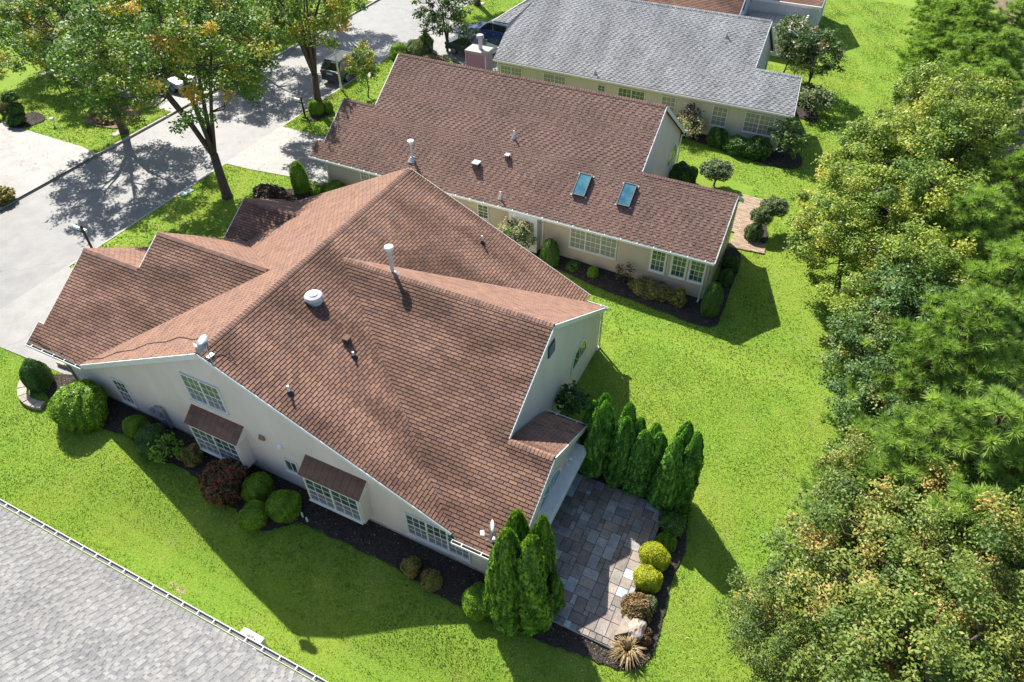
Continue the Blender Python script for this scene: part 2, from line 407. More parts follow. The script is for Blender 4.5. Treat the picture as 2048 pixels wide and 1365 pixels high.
def arch_window(house, c, along, out, w, h, glass='glass_leaf', mat_=None):
    c = Vector(c); a = Vector(along).normalized(); o = Vector(out).normalized(); u = V(0, 0, 1); N = 20
    ring = lambda k: [c + a * (w / 2 * k * math.cos(t)) + u * (h * k * math.sin(t)) for t in [math.pi * i / N for i in range(N + 1)]]
    fr = MB(); A = ring(1); B = ring(.88)
    for i in range(N): fr.prism([A[i], A[i + 1], B[i + 1], B[i]], o * .06)
    fr.obox(c + o * .03 - u * .03, a * w / 2, o * .03, u * .03)
    win = fr.build('arched_window', [mat_ or M['white']], house)
    g = MB(); g.prism(ring(.9), o * .03); g.build('pane', [M[glass]], win)
    b = MB()
    for t in (45, 90, 135):
        t = math.radians(t); b.beam(c + o * .035, c + o * .035 + a * (w / 2 * .88 * math.cos(t)) + u * (h * .88 * math.sin(t)), .025, .02, up=o)
    b.build('muntin', [mat_ or M['white']], win)
    return win
def wall(house, pts, inward, mat_, th=.15, name='wall', label=None):
    mb = MB(); iv = Vector(inward).normalized(); mb.prism(pts, iv * th); w = mb.build(name, [mat_], house)
    if label: w['label'] = label
    ax = V(0, 0, 1).cross(iv).normalized(); o0 = Vector(pts[0]); p2 = [((Vector(p) - o0).dot(ax), p[2]) for p in pts]
    x0 = min(p[0] for p in p2); x1 = max(p[0] for p in p2); z = min(p[1] for p in p2); zt = max(p[1] for p in p2); sb = MB(); lap = .125
    P3 = lambda x, zz, d: o0 + ax * (x) + V(0, 0, zz - o0.z) - iv * d
    while z < zt:
        c = clip(p2, [(x0 - 1, z), (x1 + 1, z), (x1 + 1, z + lap - .002), (x0 - 1, z + lap - .002)])
        if len(c) >= 3:
            sb.poly([P3(x, q, .003 + .019 * (1 - (q - z) / lap)) for x, q in c])
            lo = [p for p in c if p[1] < z + 1e-4]
            if len(lo) >= 2: a, b = min(lo)[0], max(lo)[0]; sb.poly([P3(a, z, .022), P3(b, z, .022), P3(b, z, 0), P3(a, z, 0)])
        z += lap
    sb.build('siding_boards', [mat_], w, 'stuff')
    return w

# ------------------------------------------------------------------ setting: ground
EXCL = []
def drape(name, poly, dz, mat_, cell=.6, kind='structure', parent=None, thick=0, fz=None):
    EXCL.append(np.array([p[:2] for p in poly], float))
    bm = bmesh.new(); vs = [bm.verts.new((p[0], p[1], 0)) for p in poly]; bm.faces.new(vs)
    xs = [p[0] for p in poly]; ys = [p[1] for p in poly]
    for ax, lo, hi in ((0, min(xs), max(xs)), (1, min(ys), max(ys))):
        k = math.floor(lo / cell) * cell + cell
        while k < hi:
            co = [0, 0, 0]; co[ax] = k; no = [0, 0, 0]; no[ax] = 1
            bmesh.ops.bisect_plane(bm, geom=bm.verts[:] + bm.edges[:] + bm.faces[:], plane_co=co, plane_no=no); k += cell
    bmesh.ops.triangulate(bm, faces=bm.faces[:])
    for v in bm.verts: v.co.z = (fz(v.co.x, v.co.y) if fz else float(gz(v.co.x, v.co.y))) + dz
    bm.normal_update()
    if sum(f.normal.z for f in bm.faces) < 0: bmesh.ops.reverse_faces(bm, faces=bm.faces[:])
    me = bpy.data.meshes.new(name); bm.to_mesh(me); bm.free(); me.materials.append(mat_)
    return link(name, me, parent, kind)

def smooth_loop(pts, n=6, jit=0.):
    """closed Catmull-Rom through pts"""
    out = []; k = len(pts)
    for i in range(k):
        p0, p1, p2, p3 = [np.array(pts[(i + j) % k][:2], float) for j in (-1, 0, 1, 2)]
        for t in np.linspace(0, 1, n, endpoint=False):
            q = .5 * ((2 * p1) + (-p0 + p2) * t + (2 * p0 - 5 * p1 + 4 * p2 - p3) * t * t + (-p0 + 3 * p1 - 3 * p2 + p3) * t ** 3)
            out.append((q[0] + random.uniform(-jit, jit), q[1] + random.uniform(-jit, jit)))
    return out

def lawn_material():
    m = bpy.data.materials.new('lawn_grass'); m.use_nodes = True; n = m.node_tree.nodes; l = m.node_tree.links; b = n['Principled BSDF']
    b.inputs['Roughness'].default_value = .9; b.inputs['Specular IOR Level'].default_value = .15
    geo = n.new('ShaderNodeNewGeometry'); P = geo.outputs['Position']
    def noise(scale, det=5, rough=.6, stretch=None):
        z = n.new('ShaderNodeTexNoise'); z.inputs['Scale'].default_value = scale; z.inputs['Detail'].default_value = det; z.inputs['Roughness'].default_value = rough
        if stretch:
            mp = n.new('ShaderNodeMapping'); mp.inputs['Scale'].default_value = stretch; mp.inputs['Rotation'].default_value = (0, 0, .25); l.new(P, mp.inputs[0]); l.new(mp.outputs[0], z.inputs['Vector'])
        else: l.new(P, z.inputs['Vector'])
        return z.outputs[0]
    def ramp(src, a, ca, b_, cb):
        r = n.new('ShaderNodeValToRGB'); e = r.color_ramp.elements; e[0].position = a; e[0].color = (*ca, 1); e[1].position = b_; e[1].color = (*cb, 1); l.new(src, r.inputs[0]); return r.outputs[0]
    def mix(f, a, b_):
        x = n.new('ShaderNodeMix'); x.data_type = 'RGBA'; l.new(f, x.inputs[0]); l.new(a, x.inputs[6]); l.new(b_, x.inputs[7]); return x.outputs[2]
    fine = ramp(noise(11, 8, .85), .36, (.08, .15, .018), .62, (.29, .41, .055))
    broad = ramp(noise(.32, 5, .65), .35, (.25, .33, .04), .68, (.15, .31, .03))
    x = n.new('ShaderNodeMix'); x.data_type = 'RGBA'; x.inputs[0].default_value = .5; l.new(fine, x.inputs[6]); l.new(broad, x.inputs[7])
    c = x.outputs[2]
    dry = ramp(noise(1.1, 8, .75), .56, (0, 0, 0), .74, (.55, .55, .55)); drc = ramp(noise(9, 4, .7), .35, (.20, .19, .06), .7, (.42, .35, .20))
    c = mix(dry, c, drc)
    bare = ramp(noise(.55, 8, .8), .655, (0, 0, 0), .70, (1, 1, 1)); brc = ramp(noise(12, 4, .7), .35, (.17, .18, .05), .65, (.50, .40, .28))
    c = mix(bare, c, brc)
    l.new(c, b.inputs['Base Color'])
    bp = n.new('ShaderNodeBump'); bp.inputs['Strength'].default_value = 1; bp.inputs['Distance'].default_value = .05
    l.new(noise(22, 5, .75), bp.inputs['Height']); l.new(bp.outputs[0], b.inputs['Normal'])
    return m
M['lawn'] = lawn_material()
def axis(lo, hi, fine_lo, fine_hi, st):
    a = [lo]; 
    while a[-1] < fine_lo - 40: a.append(a[-1] + 30)
    while a[-1] < fine_lo: a.append(a[-1] + 6)
    a += list(np.arange(fine_lo, fine_hi, st)); 
    while a[-1] < hi: a.append(a[-1] + (6 if a[-1] < fine_hi + 40 else 40))
    return sorted(set(np.round(a, 3)))
SX0, SX1 = -44.75, -36.0                     # street between these kerb faces
xs = [x for x in axis(-420, 420, -36, 14, .6) if not (SX0 - 1 < x < SX1 + .4)] + [SX0 - .9, SX0 - .16, SX0 - .15, -40.4, SX1 + .15, SX1 + .16, SX1 + .5]
xs = np.array(sorted(xs)); ys = np.array(axis(-200, 620, -2, 50, .6))
X, Y = np.meshgrid(xs, ys); Z = gz(X, Y); Z = np.where((X > SX0 - .155) & (X < SX1 + .155), .0, Z)
Z = Z + .015 * np.sin(X * 1.3 + np.sin(Y)) * np.cos(Y * .9) * (X > -34)
co = np.stack([X, Y, Z], -1).reshape(-1, 3); nx, ny = len(xs), len(ys)
i = np.arange(nx * ny).reshape(ny, nx)
q = np.stack([i[:-1, :-1], i[:-1, 1:], i[1:, 1:], i[1:, :-1]], -1).reshape(-1, 4)
lawn = link('lawn', fast_mesh('lawn', co, q, np.zeros(len(q)), [M['lawn']]), None, 'structure')

def asphalt(name, c1, c2):
    m = mat(name, c1, .6, col2=c2, nscale=.9, bump=.35, bscale=60); n = m.node_tree.nodes; l = m.node_tree.links
    b = n['Principled BSDF']; src = b.inputs['Base Color'].links[0].from_socket
    nz = n.new('ShaderNodeTexNoise'); nz.inputs['Scale'].default_value = 26; nz.inputs['Detail'].default_value = 5; nz.inputs['Roughness'].default_value = .8
    geo = n.new('ShaderNodeNewGeometry'); l.new(geo.outputs['Position'], nz.inputs['Vector'])
    mr = n.new('ShaderNodeMapRange'); mr.inputs[1].default_value = .3; mr.inputs[2].default_value = .7; mr.inputs[3].default_value = .72; mr.inputs[4].default_value = 1.25; l.new(nz.outputs[0], mr.inputs[0])
    vo = n.new('ShaderNodeTexVoronoi'); vo.feature = 'DISTANCE_TO_EDGE'; vo.inputs['Scale'].default_value = .16
    wn = n.new('ShaderNodeTexNoise'); wn.inputs['Scale'].default_value = .7; wn.inputs['Detail'].default_value = 6; l.new(geo.outputs['Position'], wn.inputs['Vector'])
    va = n.new('ShaderNodeVectorMath'); va.operation = 'MULTIPLY_ADD'; va.inputs[1].default_value = (2.5, 2.5, 2.5); l.new(wn.outputs['Color'], va.inputs[0]); l.new(geo.outputs['Position'], va.inputs[2])
    l.new(va.outputs[0], vo.inputs['Vector'])
    m2 = n.new('ShaderNodeMapRange'); m2.inputs[1].default_value = .0; m2.inputs[2].default_value = .012; m2.inputs[3].default_value = .72; m2.inputs[4].default_value = 1; l.new(vo.outputs[0], m2.inputs[0])
    mm = n.new('ShaderNodeMath'); mm.operation = 'MULTIPLY'; l.new(mr.outputs[0], mm.inputs[0]); l.new(m2.outputs[0], mm.inputs[1])
    vm = n.new('ShaderNodeVectorMath'); vm.operation = 'SCALE'; l.new(src, vm.inputs[0]); l.new(mm.outputs[0], vm.inputs['Scale']); l.new(vm.outputs[0], b.inputs['Base Color'])
    return m
M['street'] = asphalt('worn_asphalt', (.21, .205, .205), (.135, .135, .14))
M['drive'] = asphalt('pale_driveway', (.27, .265, .255), (.18, .175, .17))
mb = MB(); mb.poly([(SX0, -150, .1), (SX1, -150, .1), (SX1, 500, .1), (SX0, 500, .1)]); mb.build('street', [M['street']], None, 'structure')
def kerb(x0, x1, y0, y1):
    mb = MB(); y = y0
    while y < y1 - .05:
        e = min(y + 3, y1); mb.box((x0, y + .006, -.02), (x1, e - .006, .235)); y = e
    return mb.build('kerb', [M['concrete']], None, 'structure')
near_gaps = [(10.9, 17.0), (29.4, 35.2), (52.5, 58.8)]; far_gaps = [(19.4, 26.6), (33.5, 39.3), (60, 66)]
for gaps, x0, x1 in ((near_gaps, SX1, SX1 + .15), (far_gaps, SX0 - .15, SX0)):
    y = -100
    for a, b in gaps + [(260, 260)]: kerb(x0, x1, y, a); y = b
def drive(poly): return drape('driveway', poly, .03, M['drive'], .8)
drive([(-36, 11.0), (-28.2, 11.2), (-28.0, 11.2), (-28.0, 16.8), (-30, 16.9), (-36, 17.0)])
drive([(-36, 29.4), (-34, 29.5), (-27, 30.4), (-27, 35.4), (-33, 35.2), (-36, 35.2)])
drive([(-36, 52.4), (-27.0, 49.6), (-24.8, 49.8), (-24.8, 56), (-30.5, 58.6), (-36, 58.8)])
drive([(-44.75, 19.2), (-44.75, 26.6), (-46.5, 26.9), (-60, 26.9), (-60, 21)])
drive([(-44.75, 33.5), (-44.75, 39.4), (-60, 38), (-60, 34)])
drive([(-44.75, 60), (-44.75, 66), (-60, 66), (-60, 60)])
bm_ = MB()
for s in ((-44.75, 19.2, 26.6), (-44.75, 33.5, 39.4), (-44.75, 60, 66)): bm_.box((SX0 - .15, s[1] + .01, -.02), (SX0 - .002, s[2] - .01, .15))
for s in near_gaps: bm_.box((SX1 + .002, s[0] + .01, -.02), (SX1 + .15, s[1] - .01, .15))
bm_.build('driveway_apron', [M['concrete']], None, 'structure')
def px_loop(pts, n=6, jit=.05): return smooth_loop([tuple(G(*p)[:2]) for p in pts], n, jit)
# mulch beds
MULCH = []
def bed(pts, m='mulch', name='flower_bed', dz=.07, n=5):
    if m == 'mulch': MULCH.append(np.array(smooth_loop(pts, n), float))
    return drape(name, smooth_loop(pts, n, .05), dz, M[m], .5)
south_bed = [(-29.2, 11.1), (-29.4, 10.3), (-27.9, 9.6), (-26.6, 9.2)] + [tuple(G(*q)[:2]) for q in ((212, 862), (257, 876), (300, 915), (357, 935), (403, 962), (448, 1000), (485, 1035), (525, 1063), (567, 1056), (602, 1050), (651, 1070), (729, 1107), (811, 1150), (873, 1190), (940, 1222), (999, 1245), (1072, 1281), (1131, 1301), (1175, 1316), (1230, 1338), (1285, 1335), (1312, 1292), (1325, 1238), (1338, 1182), (1352, 1140), (1370, 1100), (1374, 1058), (1380, 1025), (1372, 1000))] + [(-1.2, 18.0), (-3.3, 18.0), (-5.0, 17.9), (-5.6, 17.3), (-5.8, 15.), (-5.9, 12.5), (-12, 11.6), (-20, 11.6), (-27, 11.6)]
bed(south_bed)
bed([(-13.6, 30.6), (-13.4, 29.0), (-11.5, 29.1), (-9, 28.75), (-6, 28.6), (-3.4, 28.4), (-2.5, 28.8), (-2.5, 31), (-2.6, 34.8), (-3.6, 35.3), (-4.2, 30.8)])
bed([(-13, 48.3), (-12.5, 47.3), (-9.6, 47.0), (-7.3, 46.8), (-5.2, 46.3), (-3.4, 46.1), (-1.6, 46.5), (-1.4, 48), (-2.5, 49.2), (-5, 48.9)])
bed([(-30.9, 26.3), (-29.4, 26.2), (-27.6, 28.4), (-26, 29.8), (-26.2, 30.8), (-28.5, 30.2), (-30.2, 28.3)])
bed([(-5.4, 10.4), (-1.5, 10.3), (-1.4, 10.6), (-5.5, 10.8)], n=2)
bed([(-35.1, 37.0), (-34.2, 36.9), (-34, 38.6), (-35.3, 38.7)])
bed([(-35.4, 48.9), (-33.6, 49.2), (-33.7, 51.2), (-35.2, 51.4)])
bed([(-54.9, 26.9), (-52.9, 26.9), (-52.5, 28.6), (-54.3, 29)])
bed([(-49.5, 29.6), (-46.6, 29.8), (-46.4, 31.6), (-48, 32.8), (-50, 31.8)], 'litter')
bed([(-2.5, 36.6), (-1.7, 36.9), (-1.8, 38.3), (-2.5, 39.6), (-2.9, 38)])
bed([(-6.5, 61.0), (-4.2, 60.8), (-1.3, 54.7), (-2.7, 54.2), (-4.6, 56.5), (-6.5, 59)])
# forest floor under the right-hand trees
ff = [(6.5, 4), (5.5, 10), (5.2, 15), (5.6, 20), (5.6, 24), (5.2, 28), (5, 33), (4.6, 38), (4.2, 44), (4.2, 50), (5.5, 55), (9, 62), (12, 78), (14, 100), (60, 110), (60, 4)]
drape('forest_floor', smooth_loop(ff, 4, .25), .03, M['litter'], 1.5)

BARE = []
for px, py, r in ((1560, 570, .8), (1578, 612, .6), (1545, 525, .6), (1600, 690, .5), (1622, 640, .4), (1232, 690, .5), (1215, 706, .45), (1345, 795, .3), (1650, 500, .5), (1625, 455, .7), (1690, 560, .4), (1610, 1070, .5), (1620, 1045, .4), (1400, 1130, .35), (1392, 990, .5), (1370, 975, .5), (1690, 345, .4), (1410, 1180, .3),
                  (640, 1170, .3), (330, 1110, .3), (560, 1075, .25), (480, 1045, .3), (1500, 1000, .3), (1560, 820, .25), (1470, 900, .25), (1500, 1180, .35), (330, 240, .9), (280, 225, .7), (660, 205, .5), (640, 170, .4), (1420, 500, .3)):
    c = G(px, py); BARE.append((c.x, c.y, r * 1.1))
# grass blades standing in the lawn near enough to be seen
for x0, y0, x1, y1 in ((-28.2, 11, -7.4, 25), (-7.6, 14, -5.5, 17.3), (-5.7, 10.5, -1.4, 17.0), (-28.1, 30.2, -3.6, 43), (-25, 48, -3.3, 59.5), (-24, 63, -4.2, 77), (-30, -14, -4, 4.3), (SX0 - .2, -50, SX1 + .2, 200)):
    EXCL.append(np.array([(x0, y0), (x1, y0), (x1, y1), (x0, y1)], float))
def inside(P, poly):
    x, y = P[:, 0], P[:, 1]; r = np.zeros(len(P), bool); j = len(poly) - 1
    m = (x > poly[:, 0].min()) & (x < poly[:, 0].max()) & (y > poly[:, 1].min()) & (y < poly[:, 1].max()); idx = np.where(m)[0]; x = x[idx]; y = y[idx]; r2 = np.zeros(len(idx), bool)
    for i in range(len(poly)):
        xi, yi = poly[i]; xj, yj = poly[j]
        if yi != yj: r2 ^= ((yi > y) != (yj > y)) & (x < (xj - xi) * (y - yi) / (yj - yi) + xi)
        j = i
    r[idx] = r2; return r
def grass(rx, ry, dens, hgt, wid, name='grass'):
    n = int((rx[1] - rx[0]) * (ry[1] - ry[0]) * dens); P = np.stack([RNG.uniform(*rx, n), RNG.uniform(*ry, n)], 1)
    keep = np.ones(n, bool)
    for e in EXCL: keep &= ~inside(P, e)
    dryw = np.zeros(n)
    for bx, by, r in BARE: dryw += np.exp(-((P[:, 0] - bx) ** 2 + (P[:, 1] - by) ** 2 * .5) / r ** 2 * (1 + .6 * np.sin(P[:, 0] * 7) * np.cos(P[:, 1] * 5)))
    keep &= ~(RNG.random(n) < dryw * .35)
    z = gz(P[:, 0], P[:, 1]); C3 = (np.concatenate([P, z[:, None]], 1) - np.array(CAM)) @ R_.T
    keep &= (C3[:, 2] > 1) & (np.abs(C3[:, 0] / C3[:, 2] * FPX) < 1500) & (np.abs(C3[:, 1] / C3[:, 2] * FPX) < 1050)
    P = P[keep]; dryw = dryw[keep]; n = len(P); z = gz(P[:, 0], P[:, 1]) + .015 * np.sin(P[:, 0] * 1.3 + np.sin(P[:, 1])) * np.cos(P[:, 1] * .9) * (P[:, 0] > -34)
    th = RNG.uniform(0, 6.283, n); w = wid * RNG.uniform(.5, 1.3, n); h = hgt * RNG.uniform(.5, 1.4, n); ln = RNG.normal(size=(n, 2)) * hgt * .9
    d = np.stack([np.cos(th), np.sin(th)], 1) * w[:, None] / 2
    a = np.concatenate([P - d, z[:, None] - .01], 1); b = np.concatenate([P + d, z[:, None] - .01], 1); c = np.concatenate([P + ln, (z + h)[:, None]], 1)
    co = np.stack([a, b, c], 1).reshape(-1, 3); q = np.arange(3 * n).reshape(n, 3)
    patch = .42 + .08 * np.sin(P[:, 0] * .31 + P[:, 1] * .23) + .26 * np.sin(P[:, 0] * .9 + 2 * np.sin(P[:, 1] * .45)) * np.cos(P[:, 1] * .7 + np.sin(P[:, 0] * .6)) + .12 * np.sin(P[:, 0] * 3.1 + P[:, 1] * 1.7)
    t = np.clip(patch + .07 * np.sin(P[:, 0] * 2.3 + .4 * np.sin(P[:, 1] * .3)) + RNG.normal(size=n) * .2 + dryw * (.35 + .3 * (RNG.random(n) < .4)), 0, 1)
    return link(name, fast_mesh(name, co, q, t, [M['blade']]), None, 'stuff')
M['blade'] = ramp_mat('grass_blades', [(0, (.07, .14, .022)), (.4, (.205, .305, .045)), (.7, (.37, .44, .09)), (1, (.66, .57, .30))], .6, jitter=0, trans=.45)
grass((-34, 10), (-4, 26), 380, .045, .045)
grass((-36, 12), (26, 84), 130, .06, .08)
grass((-60, -34), (16, 60), 60, .10, .10)

# loose chips on the mulch and fallen leaves
def scatter(name, P, size, m, lift=.02, zf=None):
    n = len(P); z = gz(P[:, 0], P[:, 1]) + lift if zf is None else np.full(n, zf); c = np.concatenate([P, z[:, None]], 1); th = RNG.uniform(0, 6.283, n); s = size * RNG.uniform(.5, 1.3, n)
    a = np.stack([np.cos(th), np.sin(th), RNG.normal(size=n) * .35], 1) * s[:, None] / 2; b = np.stack([-np.sin(th), np.cos(th), RNG.normal(size=n) * .35], 1) * s[:, None] * .28
    co = np.stack([c - a, c + b, c + a, c - b], 1).reshape(-1, 3); return link(name, fast_mesh(name, co, np.arange(4 * n).reshape(n, 4), RNG.uniform(0, 1, n), [m]), None, 'stuff')
chip = ramp_mat('mulch_chip', [(0, (.01, .009, .009)), (.6, (.05, .038, .03)), (.92, (.12, .09, .07)), (1, (.35, .3, .24))], .9)
mp = []
for e in MULCH:
    lo, hi = e.min(0), e.max(0); n = int((hi[0] - lo[0]) * (hi[1] - lo[1]) * 200); P = np.stack([RNG.uniform(lo[0], hi[0], n), RNG.uniform(lo[1], hi[1], n)], 1); mp.append(P[inside(P, e)])
scatter('mulch_chips', np.concatenate(mp), .07, chip, .085)
leafm = ramp_mat('fallen_leaf', [(0, (.35, .24, .05)), (.4, (.45, .33, .08)), (.7, (.30, .15, .05)), (1, (.5, .42, .2))], .8)
P = np.concatenate([np.stack([RNG.normal(-34, 3.2, 900), RNG.normal(27, 5, 900)], 1), np.stack([RNG.normal(-35, 2.5, 500), RNG.normal(39, 4, 500)], 1), np.stack([RNG.normal(-47, 3, 900), RNG.normal(30, 4, 900)], 1), np.stack([RNG.uniform(3, 6, 500), RNG.uniform(12, 60, 500)], 1), np.stack([RNG.uniform(-1, 5, 160), RNG.uniform(14, 50, 160)], 1)])
scatter('fallen_leaves', P[RNG.random(len(P)) < .6], .09, leafm, .06)
# ------------------------------------------------------------------ main house
def house(name, label, cat='house', group=None): return thing(name, label, cat, (0, 0, 0), group)
H1 = house('brown_roof_house', 'large house in the middle with a brown shingle roof of many gables and off-white walls')
XR, ZR = -17.96, 6.54
mR = lambda x: ZR - .466 * (x - XR)
mL = lambda x: ZR - .51 * (XR - x)
cS = lambda y: 6.12 - .59 * (18.2 - y)
cN = lambda y: 6.12 - .65 * (y - 18.2)
gS = lambda y: 2.15 + .6325 * (y - 11.0)
g1N = lambda y: gS(15.05) - .63 * (y - 15.05)
g2N = lambda y: gS(16.6) - .75 * (y - 16.6)
g3S = lambda y: 3.8 - .6 * (22.6 - y)
g3N = lambda y: 3.8 - .6 * (y - 22.6)
pN = lambda y: cS(14.2) - .565 * (y - 14.2)
fx = lambda f, *p: [(x, y, f(x)) for x, y in p]
fy = lambda f, *p: [(x, y, f(y)) for x, y in p]
B_, DK = M['shingle_brown'], M['deck_brown']
S = lambda pcs, lab: shingle_roof(H1, pcs, M['shingle_sunlit'] if 'sunlit' in lab else B_, DK, 'H1', label=lab, hgap=.016)  # sunlit slopes take the paler copy, so sun and shade sit in the colour
S([fx(mR, (XR, 10.95), (-7.87, 10.95), (-17.06, 18.2), (XR, 18.2)),
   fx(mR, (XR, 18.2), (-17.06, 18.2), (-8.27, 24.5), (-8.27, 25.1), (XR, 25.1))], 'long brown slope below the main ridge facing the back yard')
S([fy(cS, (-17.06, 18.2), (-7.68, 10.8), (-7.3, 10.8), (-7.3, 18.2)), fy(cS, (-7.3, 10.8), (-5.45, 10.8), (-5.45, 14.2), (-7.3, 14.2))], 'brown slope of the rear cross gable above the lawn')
S([fy(cN, (-17.06, 18.2), (-7.3, 18.2), (-7.3, 24.5), (-8.27, 24.5))], 'narrow sunlit slope behind the cross gable ridge')
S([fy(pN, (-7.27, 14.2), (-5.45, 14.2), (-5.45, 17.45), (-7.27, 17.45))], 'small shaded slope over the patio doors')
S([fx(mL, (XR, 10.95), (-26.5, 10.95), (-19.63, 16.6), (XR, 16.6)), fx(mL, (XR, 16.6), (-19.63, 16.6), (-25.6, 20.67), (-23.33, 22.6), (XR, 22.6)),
   fx(mL, (XR, 22.6), (-23.33, 22.6), (-26.27, 25.1), (XR, 25.1))], 'sunlit slope of the main roof facing the street')
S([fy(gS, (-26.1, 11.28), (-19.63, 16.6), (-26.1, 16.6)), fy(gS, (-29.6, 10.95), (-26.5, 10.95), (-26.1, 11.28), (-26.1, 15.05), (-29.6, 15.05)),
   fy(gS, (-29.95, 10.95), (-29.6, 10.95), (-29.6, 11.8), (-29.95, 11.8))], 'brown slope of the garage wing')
S([fy(g2N, (-26.1, 16.6), (-19.63, 16.6), (-25.6, 20.67), (-26.1, 20.67))], 'sunlit slope of the tall front gable')
S([fy(g1N, (-29.6, 15.05), (-26.13, 15.05), (-26.13, 19.0), (-29.6, 19.0))], 'sunlit slope of the garage gable')
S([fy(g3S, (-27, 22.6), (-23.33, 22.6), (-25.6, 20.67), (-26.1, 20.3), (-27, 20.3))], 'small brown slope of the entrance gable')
S([fy(g3N, (-27, 22.6), (-23.33, 22.6), (-26.27, 25.1), (-27, 25.1))], 'small sunlit slope of the entrance gable')
finish_shingles('H1')
CB = M['cap_brown']
ridge_caps(H1, (XR, 10.97, ZR), (XR, 25.08, ZR), (.466, 0, -1) and (1, 0, -.466), (-1, 0, -.51), CB)
ridge_caps(H1, (-7.3, 18.2, 6.12), (-17.0, 18.2, 6.12), (0, 1, -.65), (0, -1, -.59), CB)
ridge_caps(H1, (-5.47, 14.2, cS(14.2)), (-7.27, 14.2, cS(14.2)), (0, 1, -.565), (0, -1, -.59), CB)
ridge_caps(H1, (-26.1, 16.6, gS(16.6)), (-19.7, 16.6, gS(16.6)), (0, 1, -.75), (0, -1, -.63), CB)
ridge_caps(H1, (-29.6, 15.05, gS(15.05)), (-26.1, 15.05, gS(15.05)), (0, 1, -.63), (0, -1, -.63), CB)
ridge_caps(H1, (-27.0, 22.6, 3.8), (-23.4, 22.6, 3.8), (0, 1, -.6), (0, -1, -.6), CB)
SD = M['siding']
wall(H1, [(-28.1, 11.15, -1), (-5.75, 11.15, -1.4), (-5.75, 11.15, cS(11.15) - .15), (-7.87, 11.15, cS(11.15) - .15), (XR, 11.15, ZR - .15), (-26.4, 11.15, mL(-26.4) - .15), (-28.1, 11.15, 2.05)], (0, 1, 0), SD, label='wide off-white gable wall facing the side lawn')
wall(H1, [(-7.4, 11.3, -1.4), (-7.4, 24.35, -1.4), (-7.4, 24.35, cN(24.35) - .14), (-7.4, 18.2, 5.96), (-7.4, 11.3, cS(11.3) - .15)], (-1, 0, 0), SD, label='shaded gable wall with arched window facing the back yard')
wall(H1, [(-5.6, 11.3, -1.4), (-5.6, 17.2, -1.4), (-5.6, 17.2, pN(17.2) - .14), (-5.6, 14.2, cS(14.2) - .15), (-5.6, 11.3, cS(11.3) - .15)], (-1, 0, 0), SD, label='wall above the patio')
wall(H1, [(-5.78, 17.2, -1.4), (-7.4, 17.2, -1.4), (-7.4, 17.2, pN(17.2) - .14), (-5.78, 17.2, pN(17.2) - .14)], (0, -1, 0), SD)
wall(H1, [(-7.58, 24.35, -1.4), (-8.6, 24.35, -1.4), (-8.6, 24.35, 1.9), (-7.58, 24.35, 1.9)], (0, -1, 0), SD)
wall(H1, [(-8.45, 24.9, -1.4), (-26.4, 24.9, -1.), (-26.4, 24.9, mL(-26.4) - .15), (XR, 24.9, ZR - .15), (-8.45, 24.9, mR(-8.45) - .15)], (0, -1, 0), SD)
wall(H1, [(-28.1, 11.35, -.4), (-28.1, 18.9, -.4), (-28.1, 18.8, 2.05), (-28.1, 15.05, gS(15.05) - .15), (-28.1, 11.35, 2.1)], (1, 0, 0), SD)
wall(H1, [(-25.9, 15.05, -.4), (-25.9, 20.5, -.4), (-25.9, 20.5, g2N(20.5) - .15), (-25.9, 16.6, gS(16.6) - .15), (-25.9, 15.05, gS(15.05) - .15)], (1, 0, 0), SD)
wall(H1, [(-26.6, 20.35, -.4), (-26.6, 24.8, -.4), (-26.6, 24.8, g3N(24.8) - .15), (-26.6, 22.6, 3.65), (-26.6, 20.35, g3S(20.4) - .2)], (1, 0, 0), SD)
wall(H1, [(-28.0, 18.9, -.4), (-26, 18.9, -.4), (-26, 18.9, 2.05), (-28, 18.9, 2.05)], (0, -1, 0), SD)
gd = MB(); gd.box((-28.16, 12.2, .05), (-28.1, 17.6, 2.15)); gdo = gd.build('garage_door', [M['white']], H1)
for k in range(4):
    p = MB(); p.box((-28.2, 12.3, .1 + k * .51), (-28.16, 17.5, .56 + k * .51)); p.build('door_panel', [M['white']], gdo)
f_ = MB(); f_.box((-28.14, 11.12, -1), (-5.58, 11.148, float(gz(-17, 11)) + .02 - .2)); 
x = -28.1
while x < -5.8:
    z = float(gz(x + .5, 11)); f_.box((x, 11.108, z - .3), (min(x + 1, -5.75) - .004, 11.146, z + .16)); x += 1
f_.build('foundation', [M['concrete']], H1)
